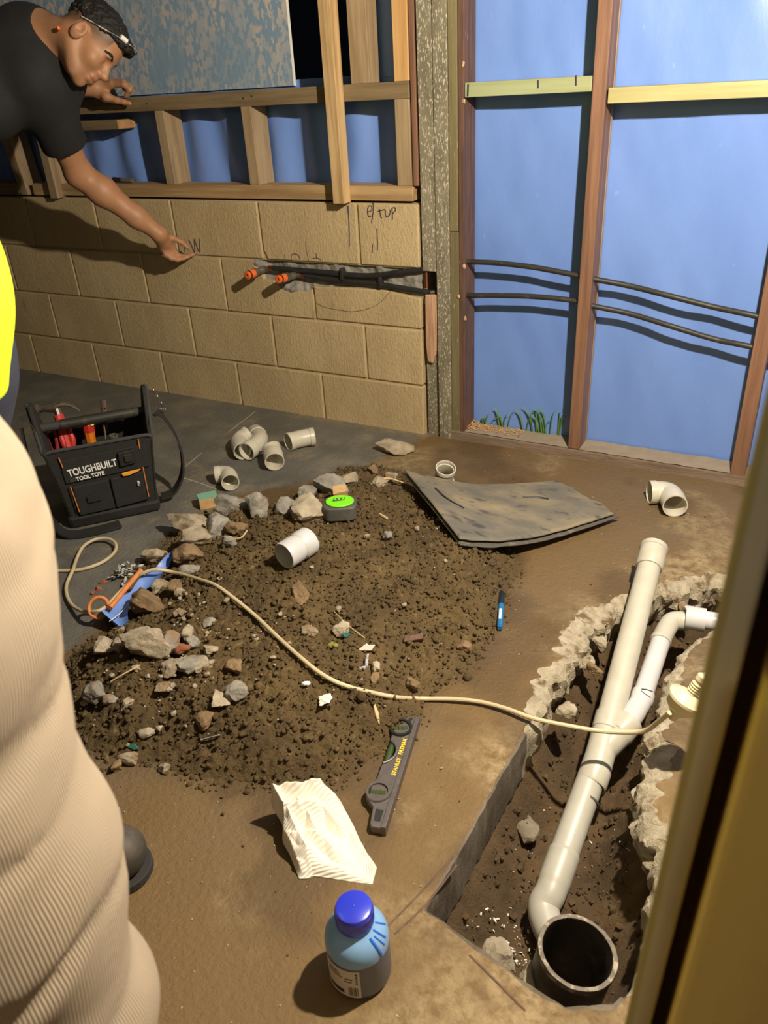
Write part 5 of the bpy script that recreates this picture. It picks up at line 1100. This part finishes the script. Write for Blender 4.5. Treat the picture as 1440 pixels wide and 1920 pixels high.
def grip(label, a, b, r, m, tipm=None):
    a, b = V3(a), V3(b); d = unit(b - a); t = thing('pliers', tuple(b), label, 'pliers', 'pliers in the tool tote')
    sd = unit(np.cross(d, bn))
    for s in (-1, 1):
        g = G(); g.tube(smooth_path([a + sd * s * .012, a + (b - a) * .5 + sd * s * .014, b + sd * s * .006], 5), [r * .7, r, r * .8], 8); g.obj('handle', m, t)
    g = G(); g.tube([b, b + d * .04], [.012, .004], 8); g.obj('jaw', m_steel, t)
grip('red handled pliers at the far left inside the tote', (-0.5674,-0.9221,0.2568), (-0.5557,-0.9319,0.1894), .008, M('dark_red_grip', (.30, .03, .03), .45)); grip('red handled pliers left of the amber screwdriver', (-0.5314,-0.8974,0.2629), (-0.5134,-0.9090,0.1869), .009, m_red)
t = thing('screwdriver', (-0.4597,-0.8799,0.1837), 'amber and red handled screwdriver in the middle of the tote', 'screwdriver')
g = G(); g.lathe([(.001, 0), (.013, .001), (.0165, .006), (.0165, .03)], (-0.4572,-0.8688,0.2818), unit(V3((-0.4642,-0.8691,0.2048)) - V3((-0.4572,-0.8688,0.2818))), 8); g.obj('grip_cap', m_red, t, smooth=20)
g = G(); g.lathe([(.0160, .030), (.0145, .05), (.0150, .08), (.008, .10), (.003, .105), (.003, .18), (0, .18)], (-0.4572,-0.8688,0.2818), unit(V3((-0.4642,-0.8691,0.2048)) - V3((-0.4572,-0.8688,0.2818))), 8); g.obj('handle', m_amber, t, smooth=20)
g = G(); g.lathe([(0, -.001), (.006, -.0005), (.006, .002)], (-0.4395,-0.8680,0.2774), (.5, -.5, .6), 14); g.obj('end_stud', m_yellow, t)
t = thing('utility_knife', (-0.4539,-0.8263,0.1797), 'dark multi tool with bright screws behind the tote handle', 'knife'); g = G(); g.tube([(-0.4919,-0.7659,0.3090), (-0.4813,-0.7827,0.2731), (-0.4815,-0.7933,0.2153)], .009, 8, flat=.4); g.obj('handle', m_darkwood, t)
for q in ((-0.4758,-0.7859,0.2942), (-0.4661,-0.7797,0.2950), (-0.4553,-0.7721,0.2972)): g = G(); g.lathe([(0, -.003), (.003, 0), (0, .003)], q, n=8); g.obj('rivet', m_steel, t)
t = thing('chisel', (-0.4351,-0.8474,0.1918), 'slim steel tool beside the amber screwdriver', 'tool'); g = G(); g.tube([(-0.4406,-0.8271,0.2699), (-0.4360,-0.8335,0.2350), (-0.4321,-0.8502,0.1846)], .0035, 8); g.obj('blade', m_steel, t); g = G(); g.tube([(-0.4421,-0.8297,0.2776), (-0.4348,-0.8284,0.2627)], .010, 10); g.obj('handle', m_black, t)
t = thing('socket', (-0.4063,-0.8378,0.2014), 'grey round socket in the right of the tote', 'tool'); g = G(); g.hollow([(-0.3969,-0.8369,0.2357), (-0.4035,-0.8363,0.2012)], .013, .008, 16); g.obj('socket_body', M('socket_grey', (.10, .10, .08), .5), t)

# ------------------------------------------------------------------ people
m_skin = M('skin', (.46, .235, .125), .5, (.40, .195, .10), 14, .35, .65, .0004, 220, sss=.15, attr=[('fade', (.06, .045, .035)), ('lip', (.36, .13, .09))])
m_hair = M('black_hair', (.012, .010, .009), .55, bump=.003, bscale=160)
m_tee = M('black_tee', (.011, .011, .012), .85, (.015, .015, .016), 10, bump=.0008, bscale=300)
m_navy = M('navy_trousers', (.018, .022, .038), .85, (.026, .03, .048), 10, bump=.001, bscale=200)
m_boot = M('dusty_boot', (.045, .04, .034), .65, (.13, .10, .07), 14, .45, .7, .001, 120)
m_sole = M('boot_sole', (.03, .028, .026), .8)
m_hivis = M('hi_vis_yellow', (.78, .95, .02), .7, (.72, .9, .02), 6, bump=.0006, bscale=300)
m_cordy = M('corduroy', (.44, .345, .245), .85, (.385, .30, .21), 5, wave=('rib', 2 * math.pi / .0022, .0006))
m_jumper = M('dark_jumper', (.05, .05, .055), .9)

def boots(parent, heel, toe, h=.11):
    heel, toe = V3(heel), V3(toe); d = unit(toe - heel); L = np.linalg.norm(toe - heel); sd = np.cross((0, 0, 1), d)
    def f(P):
        a = rc(P, heel + d * .045 + V3((0, 0, .055)), toe - d * .05 + V3((0, 0, .048)), .048, .043)
        a = smin(a, rc(P, heel + d * .055 + V3((0, 0, .06)), heel + d * .05 + V3((0, 0, h + .05)), .047, .050), .03)
        return np.maximum(np.maximum(a, .012 - P[:, 2]), P[:, 2] - (h + .04))
    V, F = surface(f, np.minimum(heel, toe) - (.08, .08, .0), np.maximum(heel, toe) + (.08, .08, h + .1), .006)
    o = mesh_obj('boot', V, F, m_boot, parent, smooth=180)
    g = G(); pl = []
    for k in range(28):
        a = 2 * math.pi * k / 28; c_ = heel + d * .05 if math.cos(a) < 0 else toe - d * .05; r = .050 if math.cos(a) < 0 else .046
        q = c_ + d * r * math.cos(a) + sd * r * math.sin(a); pl.append((q[0], q[1]))
    g.prism(pl, .0008, .016, lambda u, v, w: V3((u, v, w))); g.obj('sole', m_sole, o, smooth=0, bevel=.002)

def head_axes():
    r, u, f = V3(CAM_R), V3(CAM_U), V3(CAM_F)
    Fx = unit(.63 * r - .776 * u + .24 * f); Uz = .776 * r + .63 * u; Uz = unit(Uz - Fx * np.dot(Uz, Fx)); return np.array([Fx, np.cross(Uz, Fx), Uz])
def plumber():
    HA = head_axes(); ear = V3((-0.6433,-0.4057,1.2915)); O = ear + HA[1] * .070
    HS = .88
    hl = lambda P: (P - O) @ HA.T / HS
    W = lambda q: O + V3(q) @ HA * HS
    SR, ER, WR = V3((-0.8430,-0.4362,1.1558)), V3((-.908, -.297, .899)), V3((-0.7490,-0.1350,0.6808))
    SL, EL, WL = V3((-1.0613,-0.1545,1.2991)), V3((-1.0484,-0.1600,1.1966)), V3((-0.9841,-0.0550,1.1457))
    CH, WA, HP = V3((-0.9085,-0.3805,1.2197)), V3((-1.1321,-0.5628,1.1575)), V3((-1.3085,-0.7164,1.0974))
    NB = V3((-0.9286,-0.3633,1.3064))
    ht = lambda P: rc(P, CH, WA, .140, .135)
    def headf(P):
        q = hl(P); a = lambda s: (q - V3(s))
        d = ell(q, (0, 0, .047), (.102, .077, .084))
        d = smin(d, ell(q, (.040, 0, -.025), (.062, .060, .078)), .03)
        d = smin(d, ell(q, (.040, 0, -.085), (.046, .044, .034)), .03)
        d = smin(d, np.linalg.norm(a((.076, 0, -.104)), axis=1) - .020, .022)
        d = smin(d, rc(q, (-.01, -.056, -.045), (.055, -.034, -.098), .014, .013), .03); d = smin(d, rc(q, (-.01, .056, -.045), (.055, .034, -.098), .014, .013), .03)
        d = smin(d, rc(q, (.090, -.034, .022), (.090, .034, .022), .011, .011), .022)
        for s in (-1, 1):
            d = smax(d, -(np.linalg.norm(a((.104, s * .031, .000)), axis=1) - .017), .014)
            d = smin(d, np.linalg.norm(a((.077, s * .031, .001)), axis=1) - .0145, .006)
            d = smin(d, np.linalg.norm(a((.066, s * .043, -.026)), axis=1) - .020, .028)
        d = smin(d, rc(q, (.096, 0, .008), (.119, 0, -.030), .008, .0125), .012)
        for s in (-1, 1): d = smin(d, np.linalg.norm(a((.106, s * .0125, -.035)), axis=1) - .0085, .008)
        d = smin(d, rc(q, (.094, 0, -.05), (.098, 0, -.068), .016, .014), .02)
        d = smin(d, rc(q, (.099, -.018, -.0625), (.099, .018, -.0625), .0065, .0065), .008); d = smin(d, rc(q, (.096, -.016, -.0765), (.096, .016, -.0765), .0075, .0075), .008)
        d = smax(d, -(rc(q, (.110, -.024, -.0695), (.110, .024, -.0695), .0035, .0035)), .006)
        for s in (-1, 1):
            e = ell(q, (-.006, s * .083, -.004), (.022, .011, .034)); e = smax(e, -ell(q, (-.002, s * .094, .002), (.012, .010, .020)), .008)
            e = smin(e, rc(q, (.006, s * .086, -.012), (-.004, s * .088, -.016), .005, .005), .006)
            d = smin(d, e, .008)
        return d
    Hn = lambda pts, rad, P: chain(P, [V3(p) for p in pts], rad, .008)
    RF = [([(-0.7621,-0.1150,0.6714), (-0.7384,-0.0800,0.6569), (-0.7211,-0.0580,0.6387), (-0.7064,-0.0450,0.6180)], [.013, .0105, .0090, .0070]),
          ([(-0.7607,-0.0820,0.6320), (-0.7487,-0.0550,0.5874), (-0.7351,-0.0300,0.5833), (-0.7174,-0.0100,0.5880)], [.0105, .0095, .0085, .0068]),
          ([(-0.7680,-0.0900,0.6256), (-0.7529,-0.0720,0.5828), (-0.7394,-0.0500,0.5792), (-0.7245,-0.0300,0.5837)], [.0105, .0095, .0085, .0068]),
          ([(-0.7741,-0.1000,0.6272), (-0.7583,-0.0880,0.5876), (-0.7452,-0.0700,0.5789), (-0.7268,-0.0550,0.5807)], [.010, .009, .008, .0064]),
          ([(-0.7782,-0.1100,0.6364), (-0.7683,-0.1020,0.6013), (-0.7590,-0.0900,0.5879), (-0.7451,-0.0780,0.5824)], [.009, .008, .007, .006])]
    LF_ = [([(-0.9495,-0.0650,1.1231), (-0.9174,-0.0500,1.1098), (-0.8959,-0.0400,1.1036), (-0.8774,-0.0320,1.0976)], [.013, .0105, .0092, .0075]),
           ([(-0.9255,-0.0500,1.1594), (-0.8733,-0.0450,1.1553), (-0.8575,-0.0400,1.1398), (-0.8806,-0.0400,1.1212)], [.0105, .0100, .0088, .0072]),
           ([(-0.9519,-0.0300,1.1650), (-0.8967,-0.0220,1.1622), (-0.8767,-0.0160,1.1465), (-0.8952,-0.0140,1.1241)], [.0105, .0100, .0090, .0072]),
           ([(-0.9821,-0.0100,1.1675), (-0.9327,0.0020,1.1649), (-0.9134,0.0100,1.1523), (-0.9190,0.0120,1.1308)], [.010, .0095, .0085, .0070]),
           ([(-1.0135,0.0100,1.1668), (-0.9707,0.0200,1.1679), (-0.9528,0.0280,1.1585), (-0.9519,0.0300,1.1417)], [.009, .0085, .0075, .0062])]
    def f(P):
        d = headf(P)
        d = smin(d * HS, rc(P, W((-.030, 0, -.035)), NB, .055, .064), .03)
        t = smin(ht(P), rc(P, SR, SL, .055, .06), .08); t = smin(t, rc(P, NB, CH, .07, .10), .06); t = smin(t, rc(P, WA, HP, .135, .13), .08); d = smin(d, t, .04)
        m1 = SR + (ER - SR) * .45; m2 = ER + (WR - ER) * .28
        d = smin(d, chain(P, [SR, m1, ER, m2, ER + (WR - ER) * .7, WR], [.058, .050, .042, .045, .034, .027], .03), .03)
        n1 = EL + (WL - EL) * .35; d = smin(d, chain(P, [SL, EL, n1, WL], [.055, .044, .042, .029], .03), .03)
        for Wr, FG in ((WR, RF), (WL, LF_)):
            h = None
            for k, (pts, rad) in enumerate(FG):
                c_ = chain(P, pts, rad, .006); h = c_ if h is None else smin(h, c_, .004)
                if k: d = smin(d, rc(P, Wr, pts[0], .021, .0125), .016)
            d = smin(d, h, .009); d = smin(d, rc(P, Wr, FG[0][0][0], .018, .014), .014)
        return d
    lo = V3((-1.50, -.92, .50)); hi = V3((-.50, .06, 1.46))
    V, F = surface(f, lo, hi, .0036, margin=.045)
    q = hl(V); inh = (np.abs(q) < (.16, .11, .17)).all(1)
    line = .040 + .33 * q[:, 0]
    fade = np.clip(1 - (line - q[:, 2]) / .042, 0, .75) * inh * (q[:, 0] < .075) * (np.hypot(q[:, 0] + .004, q[:, 2] + .004) > .036)
    beard = np.clip(.22 - np.abs(q[:, 2] + .085) * 6 - np.abs(q[:, 0] - .06) * 2.2, 0, .25) * inh
    lip = np.clip(1 - np.hypot((q[:, 0] - .103) * 1.2, (q[:, 2] + .069)) / .014, 0, .7) * inh * (np.abs(q[:, 1]) < .026)
    o = mesh_obj('person', V, F, m_skin, base=(HP[0], HP[1], 0), smooth=180, attrs=dict(fade=np.maximum(fade, beard), lip=lip))
    tag(o, 'man in a black T-shirt bending down and pointing at the block wall', 'person')
    # shirt
    wr = lambda P: .004 * fbm(P, 9, 2, 7)
    hem = SR + (ER - SR) * .64; hd = unit(ER - SR)
    def shirt(P):
        t = smin(ht(P) - .016, rc(P, SR, SL, .062, .066), .09); t = smin(t, rc(P, WA, HP, .152, .150), .08)
        t = smin(t, rc(P, V3((-0.9602,-0.5521,1.1216)), V3((-1.1172,-0.6293,1.1016)), .105, .11), .06)
        t = smin(t, rc(P, CH, NB, .14, .080), .04)
        s = np.maximum(rc(P, SR - hd * .02, hem + hd * .02, .079, .073), (P - hem) @ hd); t = smin(t, s, .045)
        hl_ = SL + (EL - SL) * .6; s2 = np.maximum(rc(P, SL, hl_, .075, .070), (P - hl_) @ unit(EL - SL)); t = smin(t, s2, .04)
        t = smax(t, -(rc(P, W((-.030, 0, -.035)), W((-.030, 0, -.035)) * .55 + NB * .45, .062, .066)), .01)
        return np.maximum(t + wr(P), (P - HP) @ unit(HP - WA))
    V, F = surface(shirt, (-1.6, -1.0, .72), (-.55, .02, 1.46), .006, margin=.05)
    mesh_obj('t_shirt', V, F, m_tee, o, smooth=180)
    # hair, brow, headband, earplug
    def hair(P):
        q = hl(P); d = ell(q, (0, 0, .052), (.108, .082, .085)); d = smin(d, ell(q, (.098, 0, .086), (.026, .045, .020)), .03)
        d = d + .007 * np.abs(fbm(q, 60, 2, 3)) - .003 + .005 * vnoise(q, 120, 9)
        cut = (.042 + .33 * q[:, 0]) - q[:, 2]
        return smax(d * HS, cut * HS + .008 * vnoise(q, 70, 2), .006)
    V, F = surface(hair, O - .17, O + .17, .0032); mesh_obj('hair', V, F, m_hair, o, smooth=180)
    for s in (-1, 1):
        g = G(); g.tube(smooth_path([W((.076, s * .052, .022)), W((.094, s * .040, .029)), W((.1005, s * .020, .023))], 5), [.003, .0065, .005], 6); g.obj('eyebrow', m_hair, o)
        g = G(); g.tube(smooth_path([W((.0765, s * .047, -.001)), W((.0885, s * .037, -.007)), W((.091, s * .026, -.005))], 5), .0016, 5); g.obj('eyelashes', m_hair, o)
    band = [W(q_) for q_ in ((-.035, -.074, .030), (.0, -.084, .045), (.04, -.079, .064), (.078, -.060, .088), (.112, -.030, .106), (.120, 0, .110), (.112, .030, .106), (.078, .060, .088), (.04, .079, .064), (0, .084, .045), (-.035, .074, .03))]
    g = G(); g.tube(smooth_path(band, 6), .0026, 8, flat=.7); g.obj('headband', M('pale_band', (.55, .53, .50), .5, (.1, .1, .1), 60, .5, .55), o)
    g = G(); g.tube([W((.078, -.066, .092)), W((.096, -.050, .100))], .0075, 8); g.obj('band_clip', m_white, o)
    V, F = rock_geo(W((-.05, -.073, -.055)), (.007, .007, .009), 3, 0, .1, 9, ICO1); mesh_obj('earplug', V, F, m_orange, o)
    for s in (-1, 1):
        pass
    # trousers and boots out to the left
    sd = unit(V3((-.35, .94, 0))); leg = []
    HP = HP + V3((-.05, -.02, 0)); L1 = HP - sd * .09; L2 = HP + sd * .09
    f1 = V3((L1[0] - .06, L1[1] - .03, .07)); f2 = V3((L2[0] - .16, L2[1] + .02, .07))
    k1 = (L1 + f1) / 2 + V3((.03, 0, .0)); k2 = (L2 + f2) / 2 + V3((.03, 0, 0))
    def tr(P):
        d = rc(P, L1 + V3((.05, .02, .03)), L2 + V3((.05, .02, .03)), .140, .140)
        d = smin(d, chain(P, [L1, k1, f1], [.105, .080, .072], .03), .05); d = smin(d, chain(P, [L2, k2, f2], [.105, .080, .072], .03), .03)
        return d + .004 * fbm(P, 10, 2, 4)
    V, F = surface(tr, (-1.75, -1.05, 0.0), (-1.05, -.30, 1.30), .010, margin=.05); mesh_obj('trousers', V, F, m_navy, o, smooth=180)
    for f_ in (f1, f2): boots(o, (f_[0] - .07, f_[1] + .01, 0), (f_[0] + .20, f_[1] + .04, 0))
plumber()

def standing(name_label, hips, face, feet, hem_z, top_m, leg_m, lean, shirt_r, sh=.44, rib=False, hip_r=.125, legr=(.10, .082, .076), hem_to=.09, hair_c=None):
    hips = V3(hips); fx = unit(V3((*face, 0))); sd = V3((-fx[1], fx[0], 0)); ln = V3(lean)
    chest = hips + V3((0, 0, .40)) + ln; neck = hips + V3((0, 0, .58)) + ln * 1.25; hd = neck + V3((0, 0, .13)) + fx * .03
    S_ = [chest + V3((0, 0, .12)) + sd * s * .19 for s in (-1, 1)]; E_ = [a + V3((0, 0, -.26)) + sd * s * .04 - fx * .03 for a, s in zip(S_, (-1, 1))]; W_ = [a + fx * (.13 + .03 * s) + V3((0, 0, .05 + .03 * s)) - sd * s * .19 for a, s in zip(E_, (-1, 1))]
    q_ = lambda P: np.stack([(P - hd) @ fx, (P - hd) @ sd, (P - hd)[:, 2]], 1)
    def body(P):
        q = q_(P); d = ell(q, (-.008, 0, .045), (.098, .078, .085)); d = smin(d, ell(q, (.035, 0, -.04), (.06, .058, .08)), .03); d = smin(d, rc(q, (.09, 0, .01), (.112, 0, -.028), .008, .012), .012)
        d = smin(d, rc(q, (.086, -.033, .022), (.086, .033, .022), .011, .011), .02); d = smin(d, rc(q, (.086, -.016, -.068), (.086, .016, -.068), .009, .009), .012)
        for s in (-1, 1): d = smin(d, ell(q, (-.004, s * .082, -.004), (.021, .011, .033)), .008); d = smax(d, -(np.linalg.norm(q - V3((.1, s * .031, .0)), axis=1) - .015), .012); d = smin(d, np.linalg.norm(q - V3((.074, s * .031, .001)), axis=1) - .0135, .005)
        d = smin(d, rc(P, hd - V3((0, 0, .06)), neck - V3((0, 0, .05)), .058, .064), .03)
        d = smin(d, rc(P, chest, hips + V3((0, 0, .03)), .135, .10), .06); d = smin(d, rc(P, S_[0], S_[1], .055, .055), .06)
        for a, b, c in zip(S_, E_, W_):
            d = smin(d, chain(P, [a, b, c], [.052, .041, .027], .03), .03)
            hv = unit(unit(c - b) - fx * .35); sp = unit(np.cross(hv, fx)); sp = sp if sp[2] < 0 else -sp
            for i in range(4):
                m = c + hv * .075 + sp * (i - 1.5) * .019; d = smin(d, rc(P, c, m, .02, .0115), .014); d = smin(d, chain(P, [m, m + hv * (.036 - .003 * abs(i - 1)) - fx * .012, m + hv * (.05 - .004 * abs(i - 1)) - fx * .036], [.0095, .0085, .0065], .005), .006)
            d = smin(d, chain(P, [c + hv * .02, c + hv * .05 - sp * .035, c + hv * .085 - sp * .042], [.014, .0105, .008], .006), .01)
        return d
    lo = np.minimum(hips, hd) - (.42, .42, .0); lo[2] = hips[2] - .05; hi = np.maximum(hips, hd) + .42; hi[2] = hd[2] + .16
    V, F = surface(body, lo, hi, .0065, margin=.05)
    o = mesh_obj('person', V, F, m_skin, base=(hips[0], hips[1], 0), smooth=180); tag(o, name_label, 'person')
    def hairf(P):
        q = q_(P); d = ell(q, (-.012, 0, .052), (.104, .083, .088)) + .003 * vnoise(q, 70, 3); return smax(d, (.015 + .55 * q[:, 0]) - q[:, 2], .006)
    V, F = surface(hairf, hd - .16, hd + .16, .006); mesh_obj('hair', V, F, m_hair, o, smooth=180)
    hz = V3((hips[0], hips[1], hem_z))
    def top(P):
        d = ell(P, (hips[0] + ln[0] * (.9 if shirt_r > .15 else .7), hips[1] + ln[1] * (.9 if shirt_r > .15 else .7), hem_z + .05), (shirt_r, shirt_r, .32)); d = smin(d, rc(P, chest, hips + V3((0, 0, .08)), .160, shirt_r * .86), .06); d = smin(d, rc(P, S_[0], S_[1], .068, .068), .08)
        for a, b in zip(S_, E_): m = a + (b - a) * .7; d = smin(d, np.maximum(rc(P, a, m, .075, .066), (P - m) @ unit(b - a)), .04)
        return np.maximum(d + .003 * fbm(P, 9, 2, 5), np.maximum(hem_z - P[:, 2], P[:, 2] - (neck[2] + .005)))
    V, F = surface(top, lo - (.05, .05, .35), hi, .008, margin=.05); mesh_obj('shirt', V, F, top_m, o, smooth=60)
    A = [V3((*a, hem_to)) for a in feet]; Hj = [hips - sd * .085, hips + sd * .085]
    def trs(P):
        d = rc(P, Hj[0], Hj[1], hip_r, hip_r); wv = 0
        d = smin(d, rc(P, hips, hips + V3((0, 0, .16)) + ln * .2, hip_r * 1.02, hip_r * 1.0), .04)
        for h, a in zip(Hj, A):
            k = h + (a - h) * .5 + fx * (.010 if rib else .02); d = smin(d, chain(P, [h - V3((0, 0, .06)), h + (a - h) * .28 + V3((.878, .475, 0)) * .011, k, a], [legr[0], legr[0] * .98, legr[1], legr[2]], .04) if rib else chain(P, [h - V3((0, 0, .06)), k, a], list(legr), .04), .04)
        if rib:
            y = P[:, 2] + .25 * ((P - hips) @ sd) - .35 * ((P - hips) @ fx) ; amp = np.clip(1.35 - P[:, 2] / 1.0, .3, 1)
            wv = .0075 * amp * ((.5 - 1.6 * np.abs(np.sin(y * 36 + 2.2 * vnoise(P, 6, 8)))) * (.5 + .6 * vnoise(P, 7, 18)) + 1.0 * fbm(P, 9, 2, 6))
            lat = (P - Hj[0]) @ V3((.878, .475, 0))
            for z0, sl, am in ((.845, .35, .004), (.80, .30, .006), (.755, .10, .005), (.715, .45, .008), (.675, .30, .006), (.63, -.15, .009), (.585, .25, .007), (.50, .1, .006)):
                wv = wv + am * np.exp(-((P[:, 2] - z0 - sl * lat - .015 * vnoise(P, 14, 4)) / .009) ** 2) * (.5 + .6 * vnoise(P, 8, 6)) * np.clip((.130 - lat) / .05, 0, 1) * .95
        return np.maximum(np.maximum(d + wv + .002 * fbm(P, 12, 2, 6), hem_to - P[:, 2]), P[:, 2] - (hips[2] + .15))
    fl = np.array([a for a in A] + [h for h in Hj]); l2 = fl.min(0) - .2; l2[2] = 0; h2 = fl.max(0) + .2; h2[2] = hips[2] + .19
    V, F = surface(trs, l2, h2, .0065 if rib else .009, margin=.05)
    at = None
    if rib:
        ax = Hj[rib - 1] + (A[rib - 1] - Hj[rib - 1]) * ((Hj[rib - 1][2] - V[:, 2]) / (Hj[rib - 1][2] - A[rib - 1][2]))[:, None]
        w = V - ax; ang = np.arctan2(w @ sd, w @ fx); ang = np.where(ang < -2.2, ang + 2 * math.pi, ang); at = dict(rib=ang * .093 + .03 * V[:, 2])
    tr_ = mesh_obj('trousers', V, F, leg_m, o, smooth=180, attrs=at)
    return o, A, fx, sd, Hj, tr_
o, A, fx, sd, Hj, tr_ = standing('person in a bright yellow hi-vis top and navy trousers at the left edge', (.412, -1.804, .86), (.88, .47), [(.375, -1.845), (.19, -1.99)], .79, m_hivis, m_navy, (-.07, -.035, 0), .176, legr=(.088, .076, .07), hip_r=.095)
boots(o, (.322, -1.864, 0), (.602, -1.803, 0)); boots(o, (.12, -2.03, 0), (.38, -1.95, 0))
o, A, fx, sd, Hj, tr_ = standing('person in cream corduroy trousers close to the camera at the left', (.824, -2.093, .85), (.57, .82), [(.928, -2.215), (.66, -2.17)], .95, m_jumper, m_cordy, (-.10, -.055, 0), .125, rib=1, legr=(.105, .097, .090), hem_to=.06, hip_r=.112)
boots(o, (.87, -2.33, 0), (.965, -2.165, 0)); boots(o, (.60, -2.26, 0), (.69, -2.08, 0))
